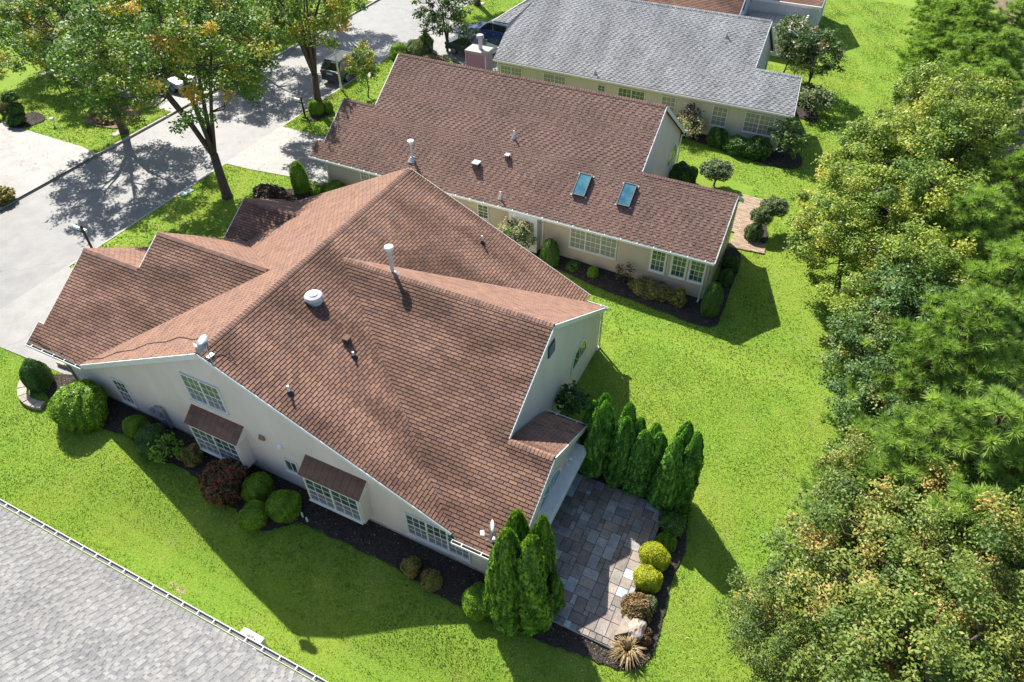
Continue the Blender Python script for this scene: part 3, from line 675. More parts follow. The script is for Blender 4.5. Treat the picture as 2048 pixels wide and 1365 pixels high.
# rakes
rk = MB()
rake_board(rk, (XR, 10.93, ZR), (-26.5, 10.93, mL(-26.5)), .24); rake_board(rk, (XR, 10.93, ZR), (-7.95, 10.93, mR(-7.95)), .16)
rk.build('rake_board', [M['white']], H1)
for p_, q_ in (((-7.27, 18.2, 6.12), (-7.27, 24.5, cN(24.5))), ((-7.27, 18.2, 6.12), (-7.27, 14.3, cS(14.3))), ((-5.43, 14.2, cS(14.2)), (-5.43, 17.45, pN(17.45))), ((-5.43, 14.2, cS(14.2)), (-5.43, 10.8, cS(10.8))),
             ((XR, 25.12, ZR), (-8.27, 25.12, mR(-8.27))), ((XR, 25.12, ZR), (-26.27, 25.12, mL(-26.27))), ((-29.62, 15.05, gS(15.05)), (-29.62, 11.8, gS(11.8))), ((-29.62, 15.05, gS(15.05)), (-29.62, 19, g1N(19))),
             ((-26.13, 16.6, gS(16.6)), (-26.13, 15.15, gS(15.15))), ((-26.13, 16.6, gS(16.6)), (-26.13, 20.6, g2N(20.6))), ((-27.03, 22.6, 3.8), (-27.03, 20.3, g3S(20.3))), ((-27.03, 22.6, 3.8), (-27.03, 25.1, g3N(25.1)))):
    rk = MB(); rake_board(rk, p_, q_, .2); rk.build('rake_board', [M['white']], H1)
gutter(H1, (-29.95, 10.93, 2.06), (-26.42, 10.93, 2.06), (0, -1, 0))
gutter(H1, (-7.8, 10.78, 1.72), (-5.45, 10.78, 1.72), (0, -1, 0))
gutter(H1, (-8.6, 24.53, 1.94), (-7.15, 24.53, 1.94), (0, 1, 0))
gutter(H1, (-7.2, 17.47, 1.86), (-5.4, 17.47, 1.86), (0, 1, 0))
fb = MB(); fb.beam((-29.97, 10.95, 2.03), (-29.97, 11.8, 2.55), .04, .22); fb.beam((-29.97, 11.82, 2.52), (-29.6, 11.82, 2.52), .04, .22); fb.build('fascia', [M['white']], H1)
downspout(H1, -28.0, 11.08, .1, 1.95, mat('tan_downspout', (.3, .27, .2), .5), kick=(-.1, -.5))
downspout(H1, -5.72, 17.25, -.6, 1.85)
downspout(H1, -7.33, 24.42, -.55, 1.9)
Wn = dict(along=(1, 0, 0), out=(0, -1, 0))
window(H1, (-24.6, 11.15, 1.17), w=.86, h=1.48, **Wn)
window(H1, (-18.87, 11.15, 3.83), w=1.95, h=1.5, cols=2, **Wn)
window(H1, (-15.35, 11.15, 1.2), w=.66, h=.78, rail=False, grid=(2, 1), lower='glass_dark', **Wn)
window(H1, (-8.7, 11.15, .82), w=2.72, h=1.42, cols=3, **Wn)
# the two box bays with little shingle roofs
for bx, by0, wd in ((-18.72, .35, 2.55), (-12.96, .3, 2.6)):
    b = MB(); y0 = 10.62; x0, x1 = bx - wd / 2, bx + wd / 2
    b.box((x0, y0, by0 + .02), (x1, 11.148, by0 + 1.72)); bay = b.build('bay', [SD], H1)
    w_ = window(H1, (bx, y0, by0 + .87), w=wd - .12, h=1.5, cols=2, **Wn)
    sh = MB()
    for j in range(4):
        f0 = j / 4; f1 = (j + 1) / 4
        for i in range(9):
            a0 = x0 - .1 + (wd + .2) * i / 9; a1 = x0 - .1 + (wd + .2) * (i + 1) / 9 - .012
            pt = lambda x, f, k: (x, y0 - .12 + (11.148 - y0 + .12) * f, by0 + 1.72 + .5 * f + k)
            sh.prism([pt(a0, f0, .0), pt(a1, f0, .0), pt(a1, f1, -.015), pt(a0, f1, -.015)], (0, 0, .028), random.random() * .16)
    r_ = MB(); r_.prism([(x0 - .08, y0 - .1, by0 + 1.70), (x0 - .08, 11.148, by0 + 2.2), (x0 - .08, 11.148, by0 + 1.70)], (wd + .16, 0, 0)); br = r_.build('bay_roof', [M['white']], H1)
    sh.build('bay_shingles', [M['shingle_brown']], br, 'stuff')
arch_window(H1, (-7.4, 21.6, 1.12), (0, 1, 0), (1, 0, 0), 1.9, 1.1)
arch_window(H1, (-5.6, 14.2, 1.55), (0, 1, 0), (1, 0, 0), 2.2, .9, 'glass_blue')
vt = MB(); vt.box((-7.395, 17.9, 4.55), (-7.34, 18.5, 5.15)); 
v_ = vt.build('gable_vent', [M['dark']], H1)
sl = MB()
for k in range(7): sl.prism([(-7.335, 17.93, 4.6 + k * .075), (-7.30, 17.93, 4.58 + k * .075), (-7.30, 17.93, 4.6 + k * .075)], (0, .54, 0))
sl.build('louvre', [M['grey']], v_)
dr = MB(); dr.box((-5.595, 12.7, -.6), (-5.54, 16.7, 1.1)); d_ = dr.build('sliding_door', [M['white']], H1)
for k in range(4):
    p = MB(); p.box((-5.54, 12.78 + k * .98, -.5), (-5.52, 13.66 + k * .98, 1.02)); p.build('pane', [M['glass_dark']], d_)
aw = MB(); aw.box((-5.595, 12.55, 1.22), (-5.12, 16.9, 1.42)); aw.box((-5.118, 12.55, 1.15), (-5.06, 16.9, 1.36)); awn = aw.build('awning_casing', [M['white']], H1)
for yy in (12.6, 16.85):
    a = MB(); a.beam((-5.35, yy, 1.2), (-5.3, yy, .85), .05, .05); a.build('awning_arm', [M['black']], awn)
lt = MB()
for s in (-1, 1):
    lt.lathe((-5.5, 15.75 + s * .1, 1.72), [(.0, 0), (.05, .02), (.07, .14), (0, .16)], 10, ax=(.7, s * .6, -.4))
lt.box((-5.6, 15.68, 1.66), (-5.5, 15.82, 1.8)); lt.build('floodlight', [M['white']], H1)
# wall fittings on the side wall
mt = MB(); mt.box((-22.75, 11.02, .55), (-22.4, 11.148, 1.2)); mt.lathe((-22.57, 11.05, .9), [(.0, 0), (.13, .01), (.13, .12), (.0, .13)], 14, ax=(0, -1, 0)); mt.build('electric_meter', [M['grey']], H1)
mt = MB(); mt.beam((-22.25, 11.04, 1.15), (-22.25, 11.04, -.25), .12, .1); mt.beam((-22.5, 10.98, 1.3), (-22.1, 10.98, 1.3), .1, .1); mt.build('meter_conduit', [M['grey']], H1)
mt = MB(); mt.lathe((-23.05, 11.14, .75), [(0, 0), (.15, .01), (.16, .1), (0, .14)], 16, ax=(0, -1, 0)); mt.build('round_meter', [M['grey']], H1)
mt = MB(); mt.lathe((-22.45, 11.02, .25), [(.16, -.02), (.2, .0), (.2, .1), (.14, .12)], 16, ax=(0, -1, 0)); mt.build('hose_reel', [mat('blue_grey_plastic', (.08, .1, .16), .5)], H1)
for xx, zz, mk, s_ in ((-16.45, 2.45, 'shingle_brown', .13), (-15.6, 2.35, 'white', .09)):
    mt = MB(); mt.box((xx - s_ - .03, 11.11, zz - s_ - .03), (xx + s_ + .03, 11.148, zz + s_ + .03)); v_ = mt.build('wall_vent', [M['white']], H1)
    mt = MB(); mt.prism([(xx - s_, 11.108, zz + s_), (xx - s_, 11.0, zz - s_ * .6), (xx - s_, 11.108, zz - s_)], (2 * s_, 0, 0)); mt.build('vent_hood', [M[mk]], v_)
fl = MB()
for s in (-1, 1): fl.lathe((-20.45 + s * .05, 11.1, 1.55), [(0, 0), (.05, .02), (.075, .15), (.0, .16)], 10, ax=(s * .7, -.8, -.5))
fl.build('security_light', [M['white']], H1)

# things on the main roof
def onR(x, y): return Vector((x, y, mR(x)))
t = thing('flue_pipe', 'tall grey flue pipe with a white cap on the cross ridge of the middle house', 'vent pipe', (-14.6, 18.35, 6.0), )
b = MB(); b.lathe((0, 0, -.1), [(.08, 0), (.08, 1.35)], 16); b.build('pipe', [M['pipe']], t, smooth=False)
b = MB(); b.lathe((0, 0, 1.18), [(.16, 0), (.19, .03), (.19, .17), (.15, .2), (.0, .22)], 20); b.build('cap', [M['white']], t)
b = MB(); b.lathe((0, 0, -.12), [(.3, 0), (.22, .1), (.11, .2)], 14); b.build('flashing', [M['metal']], t)
def dome(loc, nrm, label):
    t = thing('dome_vent', label, 'roof vent', loc); ax = Vector(nrm).normalized()
    b = MB(); b.lathe((0, 0, 0), [(.32, .0), (.32, .08), (.26, .12)], 22, ax=ax); b.build('base', [M['metal']], t)
    b = MB(); b.lathe((0, 0, .14), [(.37, .0), (.38, .08), (.34, .16), (.2, .22), (0, .24)], 26); b.lathe((0, 0, .37), [(.2, 0), (.19, .02), (0, .03)], 16); b.build('dome', [M['pipe']], t, smooth=False)
dome(onR(-16.55, 15.65), (.3, 0, 1), 'round white dome vent just below the main ridge of the middle house')
def small_pipe(loc, label, h=.42, r=.045, group=None, flash=True, m='white', name='plumbing_vent'):
    t = thing(name, label, 'vent pipe', loc, group)
    b = MB(); b.tube([(0, 0, -.05), (0, 0, h)], r, 10); b.build('pipe', [M[m]], t)
    b = MB(); b.lathe((0, 0, -.05), [(.17, 0), (.13, .06), (.055, .2)], 12); b.build('boot', [M['black' if not flash else 'metal']], t)
    return t
small_pipe(onR(-14.85, 11.75), 'short white pipe in a black boot near the side rake of the middle house roof', flash=False)
small_pipe(onR(-13.35, 23.75), 'short white pipe in a black boot near the far edge of the middle house roof', flash=False)
small_pipe(onR(-14.1, 14.55), 'short white pipe just below the small brown box vent on the middle house roof', .3, flash=False)
def box_vent(loc, slope_dir, label, w=.3, m='shingle_brown', h=.22):
    t = thing('box_vent', label, 'roof vent', loc)
    b = MB(); b.box((-w / 2, -w / 2, -.1), (w / 2, w / 2, h)); b.build('body', [M['dark']], t)
    b = MB(); b.box((-w / 2 - .03, -w / 2 - .03, h), (w / 2 + .03, w / 2 + .03, h + .05)); b.build('lid', [M[m]], t)
box_vent(onR(-14.65, 14.95), (1, 0), 'small brown box vent above a white pipe on the middle house roof', .24, 'shingle_brown')
def dish(loc, yaw, label, tilt=.5, face=None, s=1.):
    t = thing('satellite_dish', label, 'satellite dish', loc); f = Vector(face).normalized()
    foot = Vector((0, 0, 0)); hub = Vector((0, 0, .55)) * s
    b = MB(); b.tube([foot, Vector((0, 0, .3)) * s, hub], .03, 8); b.box((-.12, -.12, -.02), (.12, .12, .03)); b.build('mast', [M['metal']], t)
    for k in (-1, 1):
        c = MB(); c.tube([Vector((k * .3, -.2, -.02 - .1 * (k > 0))) * s, Vector((0, 0, .3)) * s], .015, 6); c.build('brace', [M['metal']], t)
    b = MB(); c0 = hub + f * .05
    prof = [(0.001, .0), (.12, .008), (.24, .035), (.36, .085), (.375, .09), (.36, .10), (.24, .05), (.12, .022), (.001, .014)]
    b.lathe(c0, [(r * s, z * s) for r, z in prof], 28, ax=f); b.build('reflector', [mat('dish_grey', (.42, .44, .47), .35)], t, smooth=True)
    arm_end = c0 + f * .42 * s - Vector((0, 0, .28)) * s
    b = MB(); b.tube([c0 - Vector((0, 0, .34 * s)) + f * .08, arm_end], .018, 6); b.build('arm', [M['metal']], t)
    b = MB(); b.obox(arm_end + Vector((0, 0, .04)), f * .07 * s, f.cross(Vector((0, 0, 1))).normalized() * .1 * s, Vector((0, 0, .04 * s))); b.build('receiver', [M['white']], t)
    return t
dish((-17.6, 11.15, mR(-17.6) + .02), 0, 'grey satellite dish at the gable peak of the middle house', face=(-.35, -.55, .75), s=.95)
dish((-6.35, 11.3, cS(11.3) + .02), 0, 'grey satellite dish at the low roof corner beside the tall evergreens', face=(-.8, -.45, .25), s=1.0)
c = MB(); pts = [Vector((-17.75, 11.25, mR(-17.75) + .05)), Vector((-17.96, 11.5, ZR + .08))]
for k in range(1, 14):
    f = k / 13; x = -17.96 - 8.3 * f; y = 11.6 + 1.0 * math.sin(f * 3.0) * (1 - f) + .12 * math.sin(k * 2.1) - .45 * f; pts.append(Vector((x, y, mL(x) + .055)))
c.tube(pts, .014, 5); tag(c.build('antenna_cable', [M['black']]), 'thin black cable running from the dish down the sunlit roof slope to the gutter', 'cable')
c = MB(); pts = [Vector((-17.5, 11.2, mR(-17.5) + .06))]
for k in range(8): f = (k + 1) / 8; pts.append(Vector((-17.4 + .5 * f + .12 * math.sin(k * 2), 11.4 + .25 * math.sin(f * 3) + .1 * math.sin(k * 3), mR(-17.4 + .5 * f) + .06)))
c.tube(pts, .012, 5); tag(c.build('loose_cable', [M['black']]), 'loose black cable curled on the brown shingles under the peak dish', 'cable')
c = MB(); pts = [Vector((-29.5 + .45 * k, 11.05 + .1 * math.sin(k * 1.7) + .08 * math.cos(k * 2.9), gS(11.05) + .09 + .05 * math.sin(k))) for k in range(8)]
c.tube(pts, .012, 5); tag(c.build('heating_cable', [M['black']]), 'dark cable zigzagging along the garage gutter of the middle house', 'cable')

# ------------------------------------------------------------------ patio and stones
PZ = -.49
pb = MB(); pb.box((-5.55, 10.85, -1.1), (-1.5, 16.95, PZ)); patio = pb.build('patio', [M['mulch']], None, 'structure')
pav = ramp_mat('slate_paver', [(0, (.18, .16, .145)), (.25, (.27, .225, .195)), (.5, (.36, .30, .255)), (.7, (.22, .215, .215)), (.88, (.38, .365, .35)), (.96, (.42, .47, .5)), (1, (.46, .54, .6))], .6, spec=.4, jitter=1, stain=.25, stain_scale=2.5, grain=.3)
U = .2; NX, NY = 20, 30; occ = np.zeros((NX, NY), bool); _pm = {}
pr = random.Random(5)
def paver(x0, y0, w, d):
    if (w, d) not in _pm:
        b = MB(); g = .007; c = .012; X0, Y0, X1, Y1 = g, g, w - g, d - g
        b.v = [(X0, Y0, 0), (X1, Y0, 0), (X1, Y1, 0), (X0, Y1, 0), (X0, Y0, .03), (X1, Y0, .03), (X1, Y1, .03), (X0, Y1, .03), (X0 + c, Y0 + c, .04), (X1 - c, Y0 + c, .04), (X1 - c, Y1 - c, .04), (X0 + c, Y1 - c, .04)]
        b.f = [(8, 9, 10, 11)]
        for i in range(4): j = (i + 1) % 4; b.f += [(i, j, 4 + j, 4 + i), (4 + i, 4 + j, 8 + j, 8 + i)]
        b.t = [0.] * 9; b.m = [0] * 9; _pm[(w, d)] = b.mesh('paver', [pav])
    o = link('paver', _pm[(w, d)], patio); o.location = (x0, y0, PZ + pr.uniform(.0, .006)); return o
for j in range(NY):
    for i in range(NX):
        if occ[i, j]: continue
        opts = [(3, 2), (2, 3), (2, 2), (2, 2), (2, 2), (2, 1), (1, 1), (1, 2), (1, 1)]; pr.shuffle(opts)
        for w, d in sorted(opts, key=lambda o: -o[0] * o[1] * pr.uniform(.1, 1)):
            if i + w <= NX and j + d <= NY and not occ[i:i + w, j:j + d].any():
                occ[i:i + w, j:j + d] = True; break
        paver(-5.53 + i * U, 10.86 + j * U, w * U, d * U)
for k in range(17): paver(-5.53 + k * .237, 10.62, .237, .235)   # soldier course
pb2 = MB(); pb2.box((-5.55, 10.6, -1.1), (-1.5, 10.847, PZ)); pb2.build('patio_edge', [M['concrete']], patio)
def block(name, parent, pts, z0, z1, m='stone', loc=None):
    b = MB(); b.prism([(x, y, z0) for x, y in pts], (0, 0, z1 - z0)); return b.build(name, [M[m]], parent)
gw = thing('garden_stones', 'pale stone corner seat with a rough boulder at the patio edge', 'garden stones', (-1.4, 11.6, -.6))
gw.location = (0, 0, 0)
block('stone', gw, [(-1.62, 10.95), (-1.25, 11.25), (-1.15, 12.35), (-1.5, 12.3)], -.75, -.2)
rb = bmesh.new(); bmesh.ops.create_icosphere(rb, subdivisions=3, radius=1)
for v in rb.verts:
    n_ = v.co.normalized(); k = 1 + .14 * math.sin(n_.x * 5 + 1) * math.cos(n_.y * 6) + .08 * math.sin(n_.z * 11 + n_.x * 7); v.co = Vector((n_.x * .3, n_.y * .42, n_.z * .28)) * k
me = bpy.data.meshes.new('boulder'); rb.to_mesh(me); rb.free(); me.materials.append(M['stone']); bo = link('boulder', me, gw); bo.location = (-1.02, 11.55, -.3)
# curved stone edging by the driveway
ring = thing('stone_edging', 'curved edging of flat tan stones round the bush by the driveway', 'stone edging', (0, 0, 0))
arc = [(-30.35, 11.2), (-30.55, 10.8), (-30.55, 10.35), (-30.4, 9.9), (-30.05, 9.5), (-29.6, 9.2), (-29.1, 9.05), (-28.6, 9.05), (-28.15, 9.2)]
for a, b in zip(arc[:-1], arc[1:]):
    a = Vector(a); b = Vector(b); d = (b - a).normalized(); nn = Vector((-d.y, d.x)); p = [a + d * .02, b - d * .02, b - d * .02 + nn * .38, a + d * .02 + nn * .38]
    z = float(gz(a.x, a.y)); block('stone', ring, [(q.x, q.y) for q in p], z - .1, z + .2 + random.uniform(-.02, .02))
for a in ((-29.9, 11.7), (-29.35, 11.75)):
    z = .2; block('stone', ring, [(a[0], a[1] - .25), (a[0] + .5, a[1] - .22), (a[0] + .5, a[1] + .1), (a[0], a[1] + .1)], z - .1, z + .2)

# ------------------------------------------------------------------ second house
H2 = house('reddish_roof_house', 'long house behind with a reddish brown roof, two skylights and tan siding')
s2 = .664; a2 = lambda y: 2.2 + s2 * (y - 30.0); n2 = lambda y: a2(36.66) - .71 * (y - 36.66)
RS = M['shingle_red']
T = lambda pcs, lab: shingle_roof(H2, pcs, RS, DK, 'H2', label=lab, expo=.15, tab=.19, thick=.026, gap=.004, arch=True)
T([fy(a2, (-25.95, 30), (-8.65, 30), (-8.65, 36.66), (-25.95, 36.66)), fy(a2, (-8.65, 30), (-3.45, 30), (-3.45, 33.2), (-8.65, 33.2)),
   fy(a2, (-28.3, 30), (-25.95, 30), (-25.95, 33.5), (-28.3, 33.5)), fy(a2, (-28.85, 30), (-28.3, 30), (-28.3, 30.9), (-28.85, 30.9))], 'long reddish slope with skylights facing the middle house')
T([fy(n2, (-25.95, 36.66), (-8.65, 36.66), (-8.65, 42.6), (-25.95, 42.6))], 'far slope behind the ridge')
T([[(-8.65, 33.2, a2(33.2)), (-3.45, 33.2, a2(33.2)), (-3.45, 36.4, 2.2), (-8.65, 36.4, 2.2)]], 'far slope of the sun room')
T([[(-28.3, 33.5, a2(33.5)), (-25.95, 33.5, a2(33.5)), (-25.95, 37, 2.2), (-28.3, 37, 2.2)]], 'far slope of the garage')
finish_shingles('H2')
RC = RS
ridge_caps(H2, (-8.68, 36.66, a2(36.66)), (-25.93, 36.66, a2(36.66)), (0, 1, -.7), (0, -1, -.66), RC)
ridge_caps(H2, (-3.47, 33.2, a2(33.2)), (-8.6, 33.2, a2(33.2)), (0, 1, -.7), (0, -1, -.66), RC)
ridge_caps(H2, (-28.28, 33.5, a2(33.5)), (-26, 33.5, a2(33.5)), (0, 1, -.7), (0, -1, -.66), RC)
ST = M['siding_tan']
wall(H2, [(-28.0, 30.3, -.3), (-3.65, 30.3, -1.3), (-3.65, 30.3, 2.22), (-28, 30.3, 2.22)], (0, 1, 0), ST, label='tan wall with many windows facing the middle house')
wall(H2, [(-3.65, 30.46, -1.3), (-3.65, 36.1, -1.3), (-3.65, 36.1, 2.2), (-3.65, 33.2, a2(33.2) - .15), (-3.65, 30.46, 2.3)], (-1, 0, 0), ST)
wall(H2, [(-8.85, 31, -1.3), (-8.85, 42.3, -1.3), (-8.85, 42.3, n2(42.3) - .15), (-8.85, 36.66, a2(36.66) - .15), (-8.85, 31, a2(31) - .15)], (-1, 0, 0), M['siding'], label='gable wall with an arched window facing the lawn')
wall(H2, [(-3.82, 36.1, -1.3), (-8.85, 36.1, -1.3), (-8.85, 36.1, 2.2), (-3.82, 36.1, 2.2)], (0, -1, 0), ST)
wall(H2, [(-9.02, 42.3, -1.3), (-26, 42.3, -1.3), (-26, 42.3, 2.4), (-9.02, 42.3, 2.4)], (0, -1, 0), ST)
wall(H2, [(-28.0, 30.46, -.3), (-28, 36.8, -.3), (-28, 36.8, 2.2), (-28, 33.5, 4.3), (-28, 30.46, 2.2)], (1, 0, 0), M['siding_white'])
wall(H2, [(-25.8, 33.5, -.3), (-25.8, 42.3, -.3), (-25.8, 42.3, 2.4), (-25.8, 36.66, 6.4), (-25.8, 33.5, 4.3)], (1, 0, 0), ST)
wall(H2, [(-27.8, 36.8, -.3), (-25.8, 36.8, -.3), (-25.8, 36.8, 2.2), (-27.8, 36.8, 2.2)], (0, -1, 0), ST)
for p_, q_ in (((-8.62, 36.66, a2(36.66)), (-8.62, 33.3, a2(33.3))), ((-8.62, 36.66, a2(36.66)), (-8.62, 42.6, n2(42.6))), ((-3.42, 33.2, a2(33.2)), (-3.42, 30, 2.2)), ((-3.42, 33.2, a2(33.2)), (-3.42, 36.4, 2.2)),
             ((-28.33, 33.5, a2(33.5)), (-28.33, 30.9, a2(30.9))), ((-25.98, 36.66, a2(36.66)), (-25.98, 33.6, a2(33.6)))):
    rk = MB(); rake_board(rk, p_, q_, .2); rk.build('rake_board', [M['white']], H2)
gutter(H2, (-28.85, 29.98, 2.12), (-3.45, 29.98, 2.12), (0, -1, 0), hang=.9)
gutter(H2, (-8.8, 42.62, 2.34), (-8.5, 42.62, 2.34), (0, 1, 0), hang=0)
for x in (-27.9, -13.05, -3.85): downspout(H2, x, 30.24, float(gz(x, 30)), 2.1)
downspout(H2, -8.75, 42.4, -.6, 2.2)
mk = dict(along=(1, 0, 0), out=(0, -1, 0), upper='glass_blind', lower='glass_blind')
window(H2, (-24.7, 30.3, 1.25), w=1.35, h=1.5, cols=2, **mk)
window(H2, (-16.85, 30.3, 1.3), w=.72, h=.95, grid=(2, 2), along=(1, 0, 0), out=(0, -1, 0), upper='glass_leaf', lower='glass_leaf')
b = MB(); b.box((-15.0, 29.85, -.55), (-13.25, 30.298, 2.1)); b.build('bay', [M['white']], H2)
window(H2, (-14.1, 29.85, 1.1), w=1.5, h=1.5, cols=2, **mk)
window(H2, (-10.05, 30.3, 1.22), w=2.75, h=1.42, cols=3, grid=(3, 2), **mk)
for x in (-6.35, -5.22, -4.25): window(H2, (x, 30.3, 1.2), w=.88, h=1.55, frame=.1, along=(1, 0, 0), out=(0, -1, 0), upper='glass_leaf', lower='glass_dark')
arch_window(H2, (-8.85, 40.9, 1.0), (0, 1, 0), (1, 0, 0), 2.2, 1.25)
b = MB(); b.box((-8.848, 36.4, 4.9), (-8.8, 36.95, 5.5)); b.build('gable_vent', [M['white']], H2)
# chimney box behind the ridge
b = MB(); b.box((-24.4, 42.32, -.8), (-22.9, 43.4, 4.9)); ch = b.build('chimney', [M['siding_mauve']], H2); ch['label'] = 'mauve sided chimney box with a white top'
b = MB(); b.box((-24.47, 42.27, 4.9), (-22.83, 43.47, 5.08)); b.build('chimney_top', [M['concrete']], ch)
for xx in (-24.41, -22.89):
    b = MB(); b.beam((xx, 42.31, -.7), (xx, 42.31, 4.88), .08, .03); b.build('corner_trim', [M['white']], ch)
b = MB(); b.lathe((-23.55, 42.9, 5.08), [(.14, 0), (.14, .75)], 14); b.build('flue', [M['pipe']], ch)
b = MB(); b.lathe((-23.55, 42.9, 5.78), [(.2, 0), (.26, .03), (.26, .2), (.2, .26), (0, .27)], 18); b.build('flue_cap', [M['metal']], ch)
# skylights on the reddish roof
def skylight(x, y, label):
    t = thing('skylight', label, 'skylight', (x, y, a2(y)), 'skylights on the reddish roof')
    up = Vector((0, 1, s2)).normalized(); a = Vector((1, 0, 0)); n = a.cross(up)
    w, h = .36, .66
    b = MB()
    for s in (-1, 1):
        b.obox(a * s * (w - .03) + n * .09, a * .03, up * h, n * .09); b.obox(up * s * (h - .03) + n * .09, a * (w - .06), up * .03, n * .09)
    b.build('frame', [M['dark']], t)
    b = MB()
    for s in (-1, 1):
        b.obox(a * s * (w - .02) + n * .187, a * .022, up * (h + .006), n * .006); b.obox(up * s * (h - .02) + n * .187, a * (w - .043), up * .022, n * .006)
    b.build('rim', [mat('bronze_rim', (.2, .22, .22), .4, metal=.3)], t)
    b = MB(); b.obox(n * .16, a * (w - .06), up * (h - .06), n * .008); b.build('pane', [M['glass_blue']], t)
    b = MB()
    for sx in (-1, 1):
        for sy in (-1, 1): b.obox(a * sx * (w + .05) + up * sy * (h - .02) + n * .03, a * .06, up * .05, n * .008)
    b.build('flashing', [M['metal']], t)
def on2(px, py):
    n = np.array([0, -s2, 1.]); d = n @ np.array([0, 30., 2.2]); r = ray(px, py); C = np.array(CAM); k = (d - n @ C) / (n @ r); return Vector(C + k * r)
p = on2(1165, 372); skylight(p.x, p.y, 'left of the two skylights on the reddish roof')
p = on2(1254, 392); skylight(p.x, p.y, 'right of the two skylights on the reddish roof')
p = on2(825, 318); t = thing('flue_pipe', 'tall grey flue pipe on the left part of the reddish roof', 'vent pipe', p)
b = MB(); b.lathe((0, 0, -.1), [(.08, 0), (.08, 1.15)], 14); b.build('pipe', [M['pipe']], t)
b = MB(); b.lathe((0, 0, 1.0), [(.15, 0), (.19, .03), (.19, .18), (0, .22)], 16); b.build('cap', [M['white']], t)
b = MB(); b.lathe((0, 0, -.12), [(.32, 0), (.2, .12), (.11, .24)], 12); b.build('flashing', [M['metal']], t)
box_vent(on2(953, 334), None, 'larger of the two white topped box vents on the reddish roof', .36, 'metal', .26)
box_vent(on2(1015, 317), None, 'smaller of the two box vents on the reddish roof', .22, 'metal', .2)
small_pipe(on2(1028, 275), 'short white pipe with flashing high on the reddish roof', .4)
small_pipe(on2(1001, 396), 'short white pipe with flashing just above the tan eave gutter', .4)

# ------------------------------------------------------------------ third house
H3 = house('grey_roof_house', 'long house with a weathered grey roof and cream siding')
E3 = 2.3; y3 = 47.95; a3 = lambda y: E3 + .664 * (y - y3); r3 = 53.65; n3 = lambda y: a3(r3) - .69 * (y - r3)
GS, DG = M['shingle_grey'], M['deck_grey']
T = lambda pcs, lab: shingle_roof(H3, pcs, GS, DG, 'H3', label=lab, expo=.15, tab=.2, thick=.024, gap=.004, arch=True)
T([fy(a3, (-25.2, y3), (-6.2, y3), (-6.2, r3), (-23.4, r3), (-23.8, 52.8), (-25.2, 50.6)), fy(a3, (-6.2, y3), (-2.75, y3), (-3.1, 50.4), (-6.2, 50.4)), fy(a3, (-26.6, 50.6), (-25.2, 50.6), (-23.8, 52.8), (-23.9, 52.8))], 'long weathered grey slope')
T([fy(n3, (-23.4, r3), (-6.2, r3), (-6.2, 59.6), (-25, 59.6))], 'far grey slope')
T([[(-6.2, 50.4, a3(50.4)), (-3.1, 50.4, a3(50.4)), (-3.1, 53.5, 2.0), (-6.2, 53.5, 2.0)]], 'far slope of the grey sun room')
finish_shingles('H3')
ridge_caps(H3, (-6.25, r3, a3(r3)), (-23.4, r3, a3(r3)), (0, 1, -.69), (0, -1, -.66), GS)
ridge_caps(H3, (-3.1, 50.4, a3(50.4)), (-6.2, 50.4, a3(50.4)), (0, 1, -.69), (0, -1, -.66), GS)
SC = M['siding_cream']
y3w = 48.2
wall(H3, [(-25.0, y3w, -1), (-3.3, y3w, -1.3), (-3.3, y3w, E3), (-25, y3w, E3)], (0, 1, 0), SC, label='cream wall with paired windows')
wall(H3, [(-3.3, y3w + .16, -1.3), (-3.3, 53.2, -1.3), (-3.3, 53.2, 2.1), (-3.3, 50.4, 3.75), (-3.3, y3w + .16, 2.3)], (-1, 0, 0), SC)
wall(H3, [(-6.4, 49, -1.3), (-6.4, 59.3, -1.3), (-6.4, 59.3, n3(59.3) - .15), (-6.4, r3, a3(r3) - .15), (-6.4, 49, a3(49) - .15)], (-1, 0, 0), M['siding'], label='gable end wall of the grey roof house')
wall(H3, [(-3.5, 53.2, -1.3), (-6.4, 53.2, -1.3), (-6.4, 53.2, 2.1), (-3.5, 53.2, 2.1)], (0, -1, 0), SC)
wall(H3, [(-6.6, 59.3, -1.3), (-25, 59.3, -1.3), (-25, 59.3, 2.1), (-6.6, 59.3, 2.1)], (0, -1, 0), SC)
wall(H3, [(-25.0, y3w + .16, -1), (-25, 59.3, -1), (-25, 59.3, 2.1), (-25, 54, 4.8), (-25, 51.5, 4.1), (-25, y3w + .16, 2.2)], (1, 0, 0), SC)
for p_, q_ in (((-6.17, r3, a3(r3)), (-6.17, 50.5, a3(50.5))), ((-6.17, r3, a3(r3)), (-6.17, 59.6, n3(59.6))), ((-3.05, 50.4, a3(50.4)), (-2.7, y3, E3)), ((-26.62, 50.6, a3(50.6)), (-23.4, r3, a3(r3)))):
    rk = MB(); rake_board(rk, p_, q_, .2); rk.build('rake_board', [M['white']], H3)
gutter(H3, (-25.2, y3 - .02, E3 - .08), (-2.75, y3 - .02, E3 - .08), (0, -1, 0), hang=0)
for x in (-24.95, -3.35): downspout(H3, x, y3w - .06, -.8, 2.2)
def onY(px, py, Y):
    r = ray(px, py); k = Y / r[1]; return Vector((k * r[0], Y, 24 + k * r[2]))
def pxwin(H, Y, x0, y0, x1, y1, cols, up, lo, grid=(3, 2), hh=1.45, zc=None, **k):
    a = onY(x0, y0, Y); b = onY(x1, y1, Y); return window(H, ((a.x + b.x) / 2, Y, zc if zc is not None else (a.z + b.z) / 2), (1, 0, 0), (0, -1, 0), abs(b.x - a.x), hh, cols, grid, up, lo, **k)
